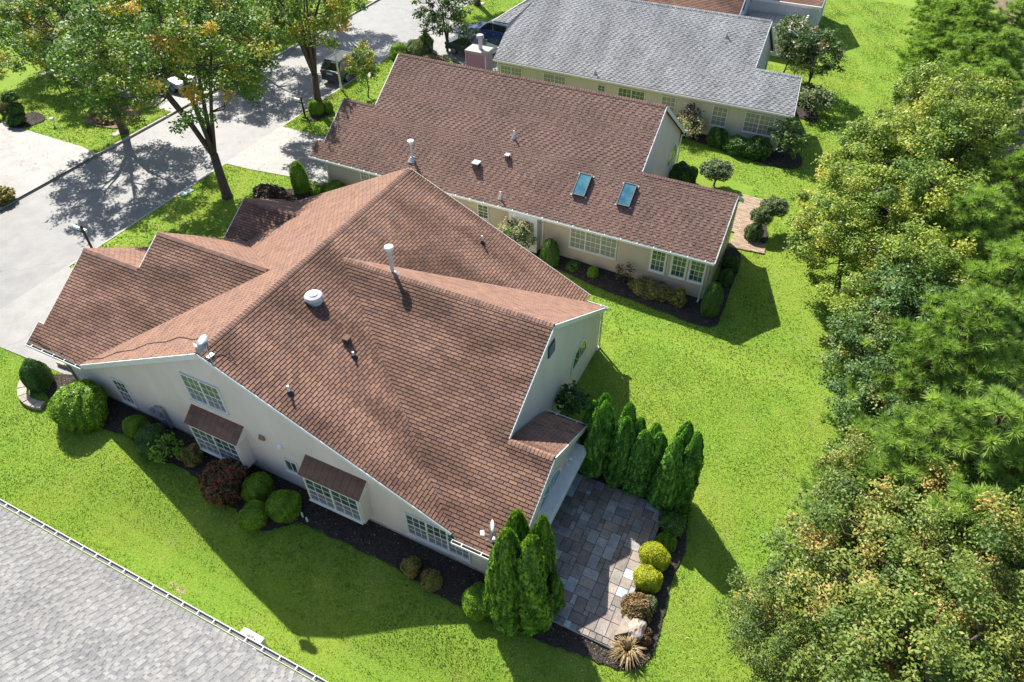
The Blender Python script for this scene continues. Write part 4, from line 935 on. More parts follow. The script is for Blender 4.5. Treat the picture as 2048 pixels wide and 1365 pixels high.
for x0, ya, x1, yb, c in ((1001, 124, 1045, 150, 2), (1087, 141, 1132, 167, 2), (1237, 174, 1290, 196, 2), (1325, 188, 1352, 206, 1), (1427, 212, 1452, 245, 1), (1493, 222, 1545, 262, 2)):
    bl = 'glass_blind' if c != 2 or x0 > 1400 or x0 < 1200 else 'glass_leaf'
    pxwin(H3, y3w, x0, ya, x1, yb, c, bl, bl, zc=1.15)
pxwin(H3, y3w, 1196, 163, 1211, 182, 1, 'glass_leaf', 'glass_leaf', (2, 2), .95, 1.3)
arch_window(H3, (-6.4, 57.3, .9), (0, 1, 0), (1, 0, 0), 2.0, 1.1, 'glass_dark')
b = MB(); b.box((-6.39, 51.2, .0), (-5.9, 53.1, 1.9)); b.build('bay', [M['glass_dark']], H3)
def on3(px, py):
    n = np.array([0, -.664, 1.]); d = n @ np.array([0, y3, E3]); r = ray(px, py); C = np.array(CAM); k = (d - n @ C) / (n @ r); return Vector(C + k * r)
small_pipe(on3(1190, 146), 'short pipe low on the weathered grey roof near its eave', .35)
small_pipe(on3(1453, 73), 'short pipe high on the weathered grey roof near its gable end', .35)

# ------------------------------------------------------------------ fourth house at the top edge
H4 = house('far_brown_roof_house', 'house at the top edge with a brown roof and a white walled deck')
a4 = lambda y: 2.0 + .664 * (y - 63.6)
T = lambda pcs, lab: shingle_roof(H4, pcs, B_, DK, 'H4', label=lab, expo=.15, tab=.33, thick=.03, gap=.01)
T([fy(a4, (-24, 63.6), (-10.2, 63.6), (-10.2, 70.2), (-24, 70.2))], 'brown slope at the top edge')
T([[(-24, 70.2, a4(70.2)), (-10.2, 70.2, a4(70.2)), (-10.2, 77, 2.0), (-24, 77, 2.0)]], 'far brown slope')
p1 = at(1640, 26, 2.3); 
T([[(-10.1, 69.8, 2.35), (-4.2, 69.8, 2.35), (-4.2, 73.8, 4.4), (-10.1, 73.8, 4.4)]], 'brown slope of the rear wing')
T([[(-10.1, 73.8, 4.4), (-4.2, 73.8, 4.4), (-4.2, 77.4, 2.35), (-10.1, 77.4, 2.35)]], 'far slope of the rear wing')
finish_shingles('H4')
WH = M['siding_white']
wall(H4, [(-24, 64.0, -1), (-10.4, 64, -1), (-10.4, 64, 2.1), (-24, 64, 2.1)], (0, 1, 0), WH)
wall(H4, [(-10.4, 64.2, -1), (-10.4, 76.6, -1), (-10.4, 76.6, 2.1), (-10.4, 70.2, 6.2), (-10.4, 64.2, 2.2)], (-1, 0, 0), WH, label='white gable wall with an oval window')
wall(H4, [(-10.4, 70.1, -1), (-4.45, 70.1, -1.2), (-4.45, 70.1, 2.4), (-10.4, 70.1, 2.4)], (0, 1, 0), WH)
wall(H4, [(-4.4, 70.1, -1.2), (-4.4, 77.1, -1.2), (-4.4, 77.1, 2.35), (-4.4, 73.8, 4.2), (-4.4, 70.1, 2.4)], (-1, 0, 0), WH)
wall(H4, [(-24, 76.6, -1), (-4.6, 77.1, -1), (-4.6, 77.1, 2.2), (-24, 76.6, 2.2)], (0, -1, 0), WH)
fb = MB(); fb.beam((-10.1, 69.74, 2.28), (-4.2, 69.74, 2.28), .12, .22); fb.build('fascia', [M['white']], H4)
rk = MB(); rake_board(rk, (-10.17, 70.2, a4(70.2)), (-10.17, 63.6, 2.0), .22); rk.build('rake_board', [M['white']], H4)
rk = MB(); rake_board(rk, (-4.17, 69.8, 2.35), (-4.17, 73.8, 4.4), .22); rake_board(rk, (-4.17, 73.8, 4.4), (-4.17, 77.4, 2.35), .22); rk.build('rake_board', [M['white']], H4)
b = MB(); N = 20
b.prism([(-10.39, 67.2 + .55 * math.cos(2 * math.pi * k / N), 2.8 + .75 * math.sin(2 * math.pi * k / N)) for k in range(N)], (.05, 0, 0)); b.build('oval_window', [M['glass_dark']], H4)
for yy in (71.2, 74.3):
    window(H4, (-4.4, yy, .9), (0, 1, 0), (1, 0, 0), 1.0, 1.4, 1, (2, 2), 'glass_leaf', 'glass_dark')
# walled deck with a flat tan roof
dk = MB(); dk.box((-10.0, 65.4, 1.25), (-5.3, 69.6, 1.35)); d4 = dk.build('deck_roof', [mat('tan_canvas', (.45, .38, .31), .8, noise=.15, nscale=2)], H4)
for x in np.arange(-9.8, -5.4, .42):
    b = MB(); b.box((x, 65.45, 1.352), (x + .04, 69.55, 1.40)); b.build('batten', [M['grey']], d4)
b = MB(); b.box((-10.3, 64.95, -1), (-5.0, 65.1, 1.75)); b.box((-5.15, 65.12, -1), (-5.0, 69.9, 1.75)); b.build('privacy_wall', [M['siding_white']], H4)
# brick paths
brk = ramp_mat('orange_brick', [(0, (.28, .2, .14)), (.4, (.36, .26, .18)), (.7, (.44, .33, .24)), (1, (.32, .27, .2))], .85, jitter=1, grain=.25)
def brick_path(poly, label, z, nmax=260):
    base = drape('brick_path', poly, .02, M['concrete'], 2); xs_ = [p[0] for p in poly]; ys_ = [p[1] for p in poly]
    p2 = poly if area2(poly) > 0 else poly[::-1]; mb = MB(); n = 0; full = None; y = min(ys_); j = 0
    while y < max(ys_):
        x = min(xs_) - (j % 2) * .11; 
        while x < max(xs_):
            c = clip([(x, y), (x + .21, y), (x + .21, y + .1), (x, y + .1)], p2)
            if len(c) >= 3 and area2(c) > .004:
                zz = float(gz(x, y)) + .03
                if n < nmax and area2(c) > .0205:
                    if full is None:
                        b = MB(); b.prism([(0, 0, 0), (.21, 0, 0), (.21, .1, 0), (0, .1, 0)], (0, 0, .05)); full = b.mesh('brick', [brk])
                    o = link('brick', full, base); o.location = (x, y, zz + random.uniform(0, .006)); n += 1
                else: mb.prism([(a, b_, zz) for a, b_ in c], (0, 0, .05), random.random())
            x += .222
        y += .112; j += 1
    if mb.v: mb.build('brick_field', [brk], base, 'stuff')
brick_path([(-3.55, 35.6), (-1.5, 35.9), (-1.6, 36.8), (-3.55, 37.2)], '', 0)
brick_path([(-3.9, 37.25), (-2.4, 37.0), (-2.7, 41.6), (-4.3, 41.6)], '', 0)

# ------------------------------------------------------------------ near grey roof, bottom left
H0 = house('light_grey_roof_house', 'house at the lower left corner with a light grey shingle roof and white gutter')
a0 = lambda y: 1.62 + .6 * (4.72 - y)
T = lambda pcs, lab: shingle_roof(H0, pcs, M['shingle_light'], M['deck_light'], 'H0', label=lab, expo=.13, tab=.15, thick=.024, gap=.004, arch=True)
T([fy(a0, (-30, -4.5), (-3.6, -4.5), (-3.6, 4.72), (-30, 4.72))], 'light grey slope above the white gutter')
T([[(-30, -4.5, a0(-4.5)), (-3.6, -4.5, a0(-4.5)), (-3.6, -13, 2), (-30, -13, 2)]], 'far light grey slope')
finish_shingles('H0')
gutter(H0, (-30, 4.78, 1.56), (-3.6, 4.78, 1.56), (0, 1, 0), hang=.66, dirt=False, w=.16)
g_ = MB(); g_.beam((-30, 4.86, 1.53), (-3.6, 4.86, 1.53), .1, .02); g_.build('gutter_channel', [M['dark']], H0)
wall(H0, [(-29.5, 4.3, -1.5), (-4, 4.3, -1.8), (-4, 4.3, 1.65), (-29.5, 4.3, 1.65)], (0, -1, 0), M['siding'])
wall(H0, [(-4, 4.1, -1.8), (-4, -12.5, -1.8), (-4, -12.5, 2.2), (-4, -4.5, 6.9), (-4, 4.1, 1.8)], (-1, 0, 0), M['siding'])
wall(H0, [(-29.5, 4.1, -1.5), (-29.5, -12.5, -1.5), (-29.5, -12.5, 2.2), (-29.5, -4.5, 6.9), (-29.5, 4.1, 1.8)], (1, 0, 0), M['siding'])
# air conditioner behind it
p = G(508, 1285)
ac = thing('air_conditioner', 'white air conditioning unit with a round fan grille behind the light grey roof', 'air conditioner', (-12.8, 5.08, float(gz(-12.75, 5.35)) - .15))
b = MB(); b.box((-.42, -.42, 0), (.42, .42, .95)); b.build('casing', [mat('ac_beige', (.55, .54, .5), .5, noise=.1)], ac)
b = MB(); b.box((-.44, -.44, .95), (.44, .44, .985)); b.build('top_panel', [M['white']], ac)
b = MB(); b.lathe((0, 0, .985), [(.001, .0), (.33, .002)], 28); b.build('fan_opening', [M['dark']], ac)
for k in range(5):
    a = k * 2 * math.pi / 5; b = MB(); b.prism([(.05 * math.cos(a), .05 * math.sin(a), 1.0), (.27 * math.cos(a - .25), .27 * math.sin(a - .25), .995), (.27 * math.cos(a + .3), .27 * math.sin(a + .3), 1.01)], (0, 0, .006)); b.build('fan_blade', [M['grey']], ac)
b = MB()
for r in np.linspace(.06, .34, 6): b.tube([(r * math.cos(t), r * math.sin(t), 1.03) for t in np.linspace(0, 2 * math.pi, 25)], .006, 4, caps=False)
for k in range(12): a = k * math.pi / 6; b.beam((.03 * math.cos(a), .03 * math.sin(a), 1.03), (.35 * math.cos(a), .35 * math.sin(a), 1.03), .008, .008)
b.build('grille', [M['metal']], ac)
# ------------------------------------------------------------------ plants: materials
def foliage(name, stops, trans=.3, rough=.55, jitter=.12, spec=.35): return ramp_mat(name, stops, rough, jitter=jitter, trans=trans, spec=spec)
FM = {}
FM['hedge'] = foliage('trimmed_evergreen', [(0, (0.069, 0.146, 0.017)), (.5, (0.194, 0.344, 0.029)), (1, (0.347, 0.503, 0.044))], .3)
FM['hedge_dark'] = foliage('dark_trimmed_evergreen', [(0, (0.031, 0.075, 0.022)), (.5, (0.095, 0.195, 0.043)), (1, (0.205, 0.315, 0.074))], .25)
FM['gold'] = foliage('golden_evergreen', [(0, (.2, .24, .012)), (.5, (.42, .46, .02)), (1, (.6, .58, .05))], .3)
FM['arb'] = foliage('arborvitae_green', [(0, (0.040, 0.121, 0.021)), (.5, (0.119, 0.291, 0.041)), (1, (0.315, 0.562, 0.073))], .3)
FM['arb_front'] = foliage('bright_arborvitae_green', [(0, (0.045, 0.121, 0.016)), (.5, (0.140, 0.278, 0.029)), (1, (0.318, 0.484, 0.047))], .35)
FM['maple'] = foliage('yellow_green_leaves', [(0, (0.075, 0.143, 0.019)), (.4, (0.180, 0.272, 0.032)), (.75, (0.360, 0.414, 0.053)), (1, (0.616, 0.458, 0.093))], .24, .5)
FM['oak'] = foliage('oak_leaves', [(0, (0.062, 0.112, 0.025)), (.4, (0.138, 0.211, 0.037)), (.68, (0.263, 0.303, 0.062)), (.88, (0.443, 0.342, 0.099)), (1, (0.546, 0.250, 0.086))], .24, .5, spec=.35)
FM['dark_leaf'] = foliage('dark_green_leaves', [(0, (0.034, 0.081, 0.021)), (.5, (0.085, 0.170, 0.039)), (.85, (0.205, 0.293, 0.063)), (1, (0.444, 0.325, 0.089))], .24, .5)
FM['street'] = foliage('street_tree_leaves', [(0, (0.057, 0.125, 0.024)), (.5, (0.131, 0.242, 0.041)), (.75, (0.278, 0.359, 0.051)), (.9, (0.655, 0.468, 0.069)), (1, (0.700, 0.343, 0.069))], .4, .5)
FM['pine'] = foliage('pine_needles', [(0, (.09, .17, .03)), (.5, (.24, .37, .075)), (1, (.46, .58, .15))], .4, .5)
FM['red'] = foliage('bronze_red_leaves', [(0, (.06, .06, .025)), (.5, (.16, .09, .045)), (.85, (.22, .11, .05)), (1, (.34, .08, .06))], .2)
FM['brown'] = foliage('brownish_leaves', [(0, (0.117, 0.104, 0.039)), (.5, (0.312, 0.260, 0.078)), (.8, (0.234, 0.325, 0.052)), (1, (0.546, 0.312, 0.130))], .2)
FM['pinkish'] = foliage('pink_brown_leaves', [(0, (.10, .09, .03)), (.5, (.26, .18, .08)), (1, (.40, .24, .15))], .2)
FM['purple'] = foliage('purple_leaves', [(0, (.02, .014, .012)), (.6, (.07, .04, .035)), (1, (.13, .09, .05))], .15)
FM['cream'] = foliage('cream_flowers', [(0, (.42, .34, .2)), (.5, (.62, .55, .36)), (1, (.75, .68, .5))], .2)
FM['myrtle'] = foliage('crepe_myrtle_leaves', [(0, (.03, .07, .018)), (.5, (.07, .14, .03)), (.85, (.16, .22, .06)), (1, (.36, .2, .13))], .3, .4)
FM['silver'] = foliage('grey_green_leaves', [(0, (.06, .10, .04)), (.5, (.16, .22, .09)), (1, (.34, .38, .22))], .3)
FM['straw'] = foliage('straw_blades', [(0, (.16, .11, .05)), (.5, (.36, .25, .12)), (1, (.55, .42, .24))], .2)

# ------------------------------------------------------------------ plants: builders
def leaf_quads(c, nrm, L, W, tint, rng, up=None):
    n = len(c); nrm = nrm / (np.linalg.norm(nrm, axis=1, keepdims=True) + 1e-9)
    r = rng.normal(size=(n, 3)) if up is None else up + rng.normal(size=(n, 3)) * .35
    a = r - nrm * np.sum(r * nrm, 1, keepdims=True); a /= (np.linalg.norm(a, axis=1, keepdims=True) + 1e-9); b = np.cross(nrm, a)
    L = np.broadcast_to(L, (n,))[:, None] * .5; W = np.broadcast_to(W, (n,))[:, None] * .5
    v = np.stack([c - a * L, c + b * W - a * L * .1, c + a * L, c - b * W - a * L * .1], 1).reshape(-1, 3)
    return v, np.arange(4 * n).reshape(n, 4), tint
def rand_dir(n, rng):
    d = rng.normal(size=(n, 3)); return d / np.linalg.norm(d, axis=1, keepdims=True)
def lump(d, seed, f=3., amp=.1):
    r = np.random.default_rng(seed); out = np.zeros(len(d))
    for k in range(6):
        w = r.normal(size=3) * f * (1 + .5 * k); out += np.sin(d @ w + r.uniform(0, 6)) / (1 + .6 * k)
    return out * amp / 2
def blob(name, n, leaf, m, seed=1, squash=(1, 1, 1), amp=.1, shell=.06, flat=-.55, freq=3., core=.94, wl=.6, out=.6):
    """dense clipped shrub: leaf-sized faces on an uneven rounded body"""
    rng = np.random.default_rng(seed); d = rand_dir(int(n * 1.3), rng); d = d[d[:, 2] > flat][:n]
    r = 1 + lump(d, seed, freq, amp); s = np.array(squash)
    c = d * (r * (1 - np.abs(rng.normal(size=len(d))) * shell))[:, None] * s
    nr = d / s + rng.normal(size=d.shape) * out
    t = .5 + lump(d, seed + 5, 6, .5) + rng.normal(size=len(d)) * .2
    v, q, t = leaf_quads(c, nr, leaf * rng.uniform(.7, 1.3, len(d)), leaf * wl, np.clip(t, 0, 1), rng)
    bm = bmesh.new(); bmesh.ops.create_icosphere(bm, subdivisions=3, radius=1); cv = np.array([x.co[:] for x in bm.verts]); cf = np.array([[x.index for x in f.verts] for f in bm.faces]); bm.free()
    cv = cv * (core * (1 + lump(cv, seed, freq, amp)))[:, None] * s; cv[:, 2] = np.maximum(cv[:, 2], flat * s[2])
    co = np.concatenate([v, cv]); cf4 = np.concatenate([cf, cf[:, 2:3]], 1) + len(v)
    me = bpy.data.meshes.new(name)
    fs = [tuple(x) for x in q] + [tuple(x[:3]) for x in cf4]
    me.from_pydata(co.tolist(), [], fs); a = me.attributes.new('tint', 'FLOAT', 'FACE'); a.data.foreach_set('value', np.concatenate([t, np.full(len(cf), .25)]).astype(np.float32)); me.materials.append(m); me.update()
    return me
def spire(name, m, seed=1, n=7000, leaf=.1, rad=.2, tips=1, pw=.62):
    """arborvitae of unit height with flame outline"""
    rng = np.random.default_rng(seed); z = 1 - rng.uniform(0, 1, n) ** 1.25; z = rng.uniform(0, 1, n) ** 1.1
    prof = lambda z: rad * np.minimum(1, (z + .12) / .3) ** .5 * np.clip(1 - z, 0, 1) ** pw * 1.15
    th = rng.uniform(0, 2 * np.pi, n); d = np.stack([np.cos(th), np.sin(th), z * 2.2], 1)
    r = prof(z) * (1 + lump(d, seed, 3.2, .34)) * (1 - np.abs(rng.normal(size=n)) * .09)
    c = np.stack([r * np.cos(th), r * np.sin(th), z], 1)
    nr = np.stack([np.cos(th), np.sin(th), .35 + 0 * th], 1) + rng.normal(size=(n, 3)) * .45
    t = .42 + lump(d, seed + 3, 7, .5) + rng.normal(size=n) * .2 + (z - .5) * .15
    up = np.stack([np.cos(th) * .5, np.sin(th) * .5, np.ones(n)], 1)
    v, q, t = leaf_quads(c, nr, leaf * rng.uniform(.6, 1.3, n), leaf * .5, np.clip(t, 0, 1), rng, up)
    k = 14; zz = np.linspace(0, .985, 12); cv = []; cf = []
    for i, z_ in enumerate(zz):
        for j in range(k):
            a = 2 * np.pi * j / k; dd = np.array([[np.cos(a), np.sin(a), z_ * 2.2]]); rr = prof(z_) * .9 * (1 + lump(dd, seed, 3.2, .34)[0]); cv.append((rr * np.cos(a), rr * np.sin(a), z_))
    for i in range(11):
        for j in range(k): cf.append((i * k + j, i * k + (j + 1) % k, (i + 1) * k + (j + 1) % k, (i + 1) * k + j))
    co = np.concatenate([v, np.array(cv)]); Q = np.concatenate([q, np.array(cf) + len(v)])
    return fast_mesh(name, co, Q, np.concatenate([t, np.full(len(cf), .15)]), [m])
def branch_pts(a, b, sag=.0, wob=.15, n=5, rng=random):
    a = Vector(a); b = Vector(b); L = (b - a).length; out = []
    for i in range(n + 1):
        t = i / n; p = a.lerp(b, t) + Vector((rng.uniform(-1, 1), rng.uniform(-1, 1), rng.uniform(-1, 1))) * wob * L * .12 * math.sin(math.pi * t)
        p.z += sag * L * math.sin(math.pi * t); out.append(p)
    return out
_tree_cache = {}
def tree_meshes(key, h=9, fork=3, R=4, nc=60, per=260, leaf=.17, crown=(.55, .45), trunk_r=.22, limbs=5, mat_='street', bark='bark', seed=1, cr=.85, orange=.0, low=.35, lean=(0, 0), flatness=.5):
    if key in _tree_cache: return _tree_cache[key]
    rr = random.Random(seed); rng = np.random.default_rng(seed)
    cz = h * crown[0] + fork * .0; rz = h * crown[1]; cents = []
    tries = 0
    while len(cents) < nc and tries < 9000:
        tries += 1
        d = Vector((rr.gauss(0, 1), rr.gauss(0, 1), rr.gauss(0, 1))).normalized(); k = rr.uniform(.35, 1) ** .55
        if d.z < -low: continue
        p = Vector((d.x * R * k + lean[0], d.y * R * k + lean[1], cz + d.z * rz * k))
        if all((p - q).length > cr * .8 for q in cents): cents.append(p)
    # limbs
    mb = MB(); base = Vector((0, 0, -.15)); fk = Vector((rr.uniform(-.2, .2) + lean[0] * .2, rr.uniform(-.2, .2) + lean[1] * .2, fork))
    tp = [base, Vector((0, 0, .25)), base.lerp(fk, .45) + Vector((rr.uniform(-.08, .08), rr.uniform(-.08, .08), 0)), fk]
    mb.tube(tp, [trunk_r * 1.35, trunk_r * 1.05, trunk_r * .9, trunk_r * .8], 10)
    lp = []
    for i in range(limbs):
        a = 2 * math.pi * (i + rr.uniform(-.25, .25)) / limbs; rad = R * rr.uniform(.35, .6); top = Vector((math.cos(a) * rad + lean[0], math.sin(a) * rad + lean[1], cz + rz * rr.uniform(.1, .6)))
        if i == 0: top = Vector((lean[0], lean[1], cz + rz * .75))
        pts = [fk - Vector((0, 0, .25))]; mid = fk.lerp(top, .5) + Vector((-math.cos(a) * .25, -math.sin(a) * .25, .5)); pts += [fk.lerp(mid, .5) + Vector((0, 0, .15)), mid, mid.lerp(top, .5) + Vector((rr.uniform(-.2, .2), rr.uniform(-.2, .2), .1)), top]
        r0 = trunk_r * rr.uniform(.42, .6); mb.tube(pts, [r0, r0 * .8, r0 * .6, r0 * .4, r0 * .15], 7)
        lp += [(p, r0 * k) for p, k in zip(pts[1:], (.8, .6, .4, .15))]
    for c in cents:
        best = min(lp, key=lambda q: (q[0] - c).length + max(0, q[0].z - c.z) * .8)
        mb.tube(branch_pts(best[0], c, .04, .8, 4, rr), [min(best[1] * .6, .06), .035, .025, .018, .01], 5, caps=False)
    tme = mb.mesh('trunk', [M[bark]], smooth=True)
    # leaves
    C = []; N = []; T = []
    for c in cents:
        n = int(per * rr.uniform(.7, 1.3)); d = rand_dir(n, rng); rad = cr * rr.uniform(.75, 1.25); k = rng.uniform(.15, 1, n) ** .5
        s = np.array([rad, rad, rad * flatness * 1.3]); p = d * k[:, None] * s + np.array(c)
        # twiggy sub-clumps so the outline breaks up
        sub = rng.normal(size=(7, 3)) * s * .75; p = p * .55 + (sub[rng.integers(0, 7, n)] + np.array(c)) * .45 + rng.normal(size=(n, 3)) * .06
        C.append(p); N.append(d * .5 + rng.normal(size=(n, 3)) * .5 + np.array([0, 0, .9]))
        ct = rr.gauss(.5 if mat_ == 'street' else .42, .16) + (orange if rr.random() < .15 else 0)
        T.append(np.clip(ct + rng.normal(size=n) * .14, 0, 1))
    C = np.concatenate(C); N = np.concatenate(N); T = np.concatenate(T)
    v, q, t = leaf_quads(C, N, leaf * rng.uniform(.6, 1.35, len(C)), leaf * .55, T, rng)
    cme = fast_mesh('crown', v, q, t, [FM[mat_]])
    _tree_cache[key] = (tme, cme); return _tree_cache[key]
def put_tree(loc, key, label, name='tree', cat='tree', rot=0., s=1., group=None, zs=1., **k):
    a, b = tree_meshes(key, **k)
    t = thing(name, label, cat, loc, group); t.rotation_euler.z = rot; t.scale = (s, s, s * zs)
    link('trunk', a, t); link('crown', b, t); return t
def pine_meshes(key, seed, h=10, R=3.0, ntuft=1700, need=56, nl=.34, low=.22):
    if key in _tree_cache: return _tree_cache[key]
    rng = np.random.default_rng(seed); rr = random.Random(seed); mb = MB(); mb.tube([(0, 0, -.2), (rr.uniform(-.1, .1), 0, h * .5), (0, 0, h)], [.22, .15, .03], 9)
    P = []; D = []
    z = h * low
    while z < h * .99:
        f = (z / h - low) / (1 - low); rad = R * (1 - f) ** .62 * rr.uniform(.75, 1.15) + .15
        nb = max(3, int(6 - 2 * f)); a0 = rr.uniform(0, 6.3)
        for i in range(nb):
            a = a0 + 2 * math.pi * i / nb + rr.uniform(-.25, .25); L = rad * rr.uniform(.7, 1.15); tip = Vector((math.cos(a) * L, math.sin(a) * L, z + L * rr.uniform(.05, .35)))
            b0 = Vector((0, 0, z)); mb.tube([b0, b0.lerp(tip, .5) - Vector((0, 0, .04 * L)), tip], [.05, .03, .012], 5, caps=False)
            nt = max(4, int(L * 8))
            for k in range(nt):
                t = .22 + .78 * (k + rr.random()) / nt; c = b0.lerp(tip, t); w = .34 * L * (1.15 - t) + .12
                off = Vector((-math.sin(a), math.cos(a), 0)) * rr.uniform(-w, w) + Vector((0, 0, rr.uniform(-.02, .2)))
                P.append(c + off); D.append(Vector((math.cos(a) * .6, math.sin(a) * .6, .75)) + Vector((rr.gauss(0, .3), rr.gauss(0, .3), 0)))
        z += h * .036
    P.append(Vector((0, 0, h))); D.append(Vector((0, 0, 1)))
    P = np.array([p[:] for p in P]); D = np.array([d[:] for d in D]); D /= np.linalg.norm(D, axis=1, keepdims=True)
    n = len(P); pp = np.repeat(P, need, 0); dd = np.repeat(D, need, 0); nd = dd * .75 + rand_dir(n * need, rng) * .85; nd /= np.linalg.norm(nd, axis=1, keepdims=True)
    L = nl * rng.uniform(.6, 1.15, (n * need, 1)); side = np.cross(nd, rand_dir(n * need, rng)); side /= np.linalg.norm(side, axis=1, keepdims=True) + 1e-9
    w = .016
    v = np.stack([pp - side * w, pp + side * w, pp + nd * L], 1).reshape(-1, 3); q = np.arange(len(v)).reshape(-1, 3)
    tt = np.repeat(np.clip(rng.normal(.5, .2, n), 0, 1), need) + rng.normal(size=n * need) * .12
    _tree_cache[key] = (mb.mesh('trunk', [M['bark']]), fast_mesh('crown', v, q, np.clip(tt, 0, 1), [FM['pine']])); return _tree_cache[key]
def put_pine(loc, key, label, rot=0, s=1., group=None, **k):
    a, b = pine_meshes(key, **k); t = thing('pine_tree', label, 'pine tree', loc, group); t.rotation_euler.z = rot; t.scale = (s, s, s)
    link('trunk', a, t); link('crown', b, t); return t
_bl = {}
def shrub(x, y, r, label, kind='globe', h=None, m='hedge', name='shrub', cat='shrub', group=None, seed=0, rot=0., rx=None):
    z = float(gz(x, y)); k = (kind, m, seed)
    if k not in _bl:
        if kind == 'globe': me = blob('foliage', 7000, .085, FM[m], 10 + seed, (1, 1, .92), .16, .075, freq=1.9, out=.9)
        elif kind == 'egg': me = blob('foliage', 7000, .085, FM[m], 20 + seed, (1, 1, 1), .12, .06, flat=-.8, freq=2.0, out=.9)
        elif kind == 'rough': me = blob('foliage', 5200, .16, FM[m], 30 + seed, (1, 1, .85), .22, .16, core=.72, freq=2.4, out=1.)
        elif kind == 'loose': me = blob('foliage', 2600, .26, FM[m], 40 + seed, (1, 1, .9), .3, .35, core=.35, freq=2.6, wl=.45, out=1.5)
        _bl[k] = me
    me = _bl[k]; h = h or r * 1.75
    o = link(name, me); o.scale = (rx or r, r, h / 1.5); o.location = (x, y, z + h * .36); o.rotation_euler.z = rot
    return tag(o, label, cat, group)
def spiky(x, y, r, h, label, m='straw', n=260, name='ornamental_grass', cat='ornamental grass', z=None):
    rng = np.random.default_rng(int(abs(x * 100))); th = rng.uniform(0, 6.283, n); out = rng.uniform(.2, 1, n) ** .7; co = []; q = []
    for i in range(n):
        d = np.array([math.cos(th[i]), math.sin(th[i]), 0]); s = np.array([-d[1], d[0], 0]) * .012; L = r * out[i]; hh = h * rng.uniform(.5, 1)
        p0 = d * .06 * r; p1 = d * L * .5 + [0, 0, hh * .8]; p2 = d * L + [0, 0, hh * (.95 - .5 * out[i])]
        k = len(co); co += [p0 - s, p0 + s, p1 + s * 1.3, p1 - s * 1.3, p2 + s * .3, p2 - s * .3]; q += [(k, k + 1, k + 2, k + 3), (k + 3, k + 2, k + 4, k + 5)]
    me = fast_mesh(name, np.array(co), np.array(q), np.repeat(rng.uniform(0, 1, n), 2), [FM[m]])
    o = link(name, me); o.location = (x, y, float(gz(x, y)) if z is None else z); return tag(o, label, cat)
def arb(x, y, h, r, label, m='arb', seed=0, group=None, rot=0.):
    k = ('spire', m, seed)
    if k not in _bl: _bl[k] = spire('foliage', FM[m], 50 + seed, 8500, .042 if m == 'arb_front' else .045, .2, pw=.45 if m == 'arb' else .42)
    o = link('arborvitae', _bl[k]); o.location = (x, y, float(gz(x, y)) + .03); o.scale = (r / .2, r / .2, h); o.rotation_euler.z = rot
    return tag(o, label, 'evergreen tree', group)
def small_tree(x, y, label, key, name='small_tree', cat='small tree', s=1, rot=0, group=None, **k):
    return put_tree((x, y, float(gz(x, y))), key, label, name, cat, rot, s, group, **k)

# ------------------------------------------------------------------ plants: round the middle house
shrub(-26.15, 9.85, 1.12, 'big egg shaped clipped bush at the garage corner of the middle house', 'egg', 1.75, seed=1, rx=1.25)
shrub(-26.9, 10.75, .5, 'small shrub squeezed between the big egg shaped bush and the garage corner', 'rough', .95, 'gold')
shrub(-29.45, 10.25, .58, 'dark upright bush inside the curved stone edging by the driveway', 'egg', 1.5, 'hedge_dark', seed=3)
shrub(-23.35, 10.25, .52, 'smallest clipped ball below the left windows of the side wall', 'globe', .95, seed=2)
shrub(-22.1, 9.95, .68, 'dark green clipped ball left of the leafy shrub', 'globe', 1.2, 'hedge_dark', seed=4)
small_tree(-21.15, 9.85, 'leafy light green shrub beside the dark clipped ball', 'rhodo', 'shrub', 'shrub', h=1.1, fork=.2, R=.6, nc=16, per=26, leaf=.16, cr=.25, trunk_r=.03, limbs=4, mat_='hedge', seed=3)
shrub(-20.2, 10.25, .5, 'sparse brown shrub under the left box bay', 'rough', .85, 'brown', seed=5)
shrub(-17.95, 9.7, .92, 'large dark red rounded shrub in front of the left box bay', 'rough', 1.55, 'red', seed=6)
shrub(-16.55, 10.15, .62, 'upper of the three clipped green balls grouped by the dark red shrub', 'globe', 1.05, seed=7)
shrub(-15.95, 9.15, .57, 'lower left of the three clipped green balls grouped by the dark red shrub', 'globe', 1.0, seed=2, rot=2)
shrub(-15.1, 9.95, .64, 'right one of the three clipped green balls grouped by the dark red shrub', 'globe', 1.15, seed=1, rot=1)
shrub(-9.35, 10.05, .38, 'left of the two small bronze balls below the triple window', 'rough', .7, 'brown', seed=8)
shrub(-8.4, 9.95, .38, 'right of the two small bronze balls below the triple window', 'rough', .7, 'brown', seed=9)
shrub(-6.42, 9.98, .6, 'clipped green ball just left of the tall evergreens', 'globe', .98, seed=2, rot=4)
for i in range(2):
    b = MB(); b.tube([(0, 0, -.1), (0, 0, .35 - .05 * i)], .04, 8); o = b.build('cleanout_pipe', [M['white']]); o.location = (-14.35 + .28 * i, 10.05 - .08 * i, float(gz(-14.3, 10)))
    tag(o, ('taller' if i == 0 else 'shorter') + ' of two white pipe stubs in the dark mulch right of the clipped balls', 'pipe')
for x, y, tx, ty, r, nm in ((-5.35, 11.0, 1035, 1025, .62, 'tallest back left evergreen spire'), (-4.65, 11.35, 1079, 1033, .52, 'back right evergreen spire'), (-5.2, 10.0, 1041, 1074, .68, 'front left evergreen spire'), (-4.5, 10.2, 1068, 1078, .66, 'front right evergreen spire')):
    top = onY(tx, ty, y); arb(x, y, top.z - float(gz(x, y)), r, nm + ' of the bright clump at the patio corner', 'arb_front', seed=int(r * 100) % 3, rot=x)
arb(-4.05, 11.2, 2.2, .4, 'low evergreen spire on the patio side of the bright clump', 'arb_front', seed=1)
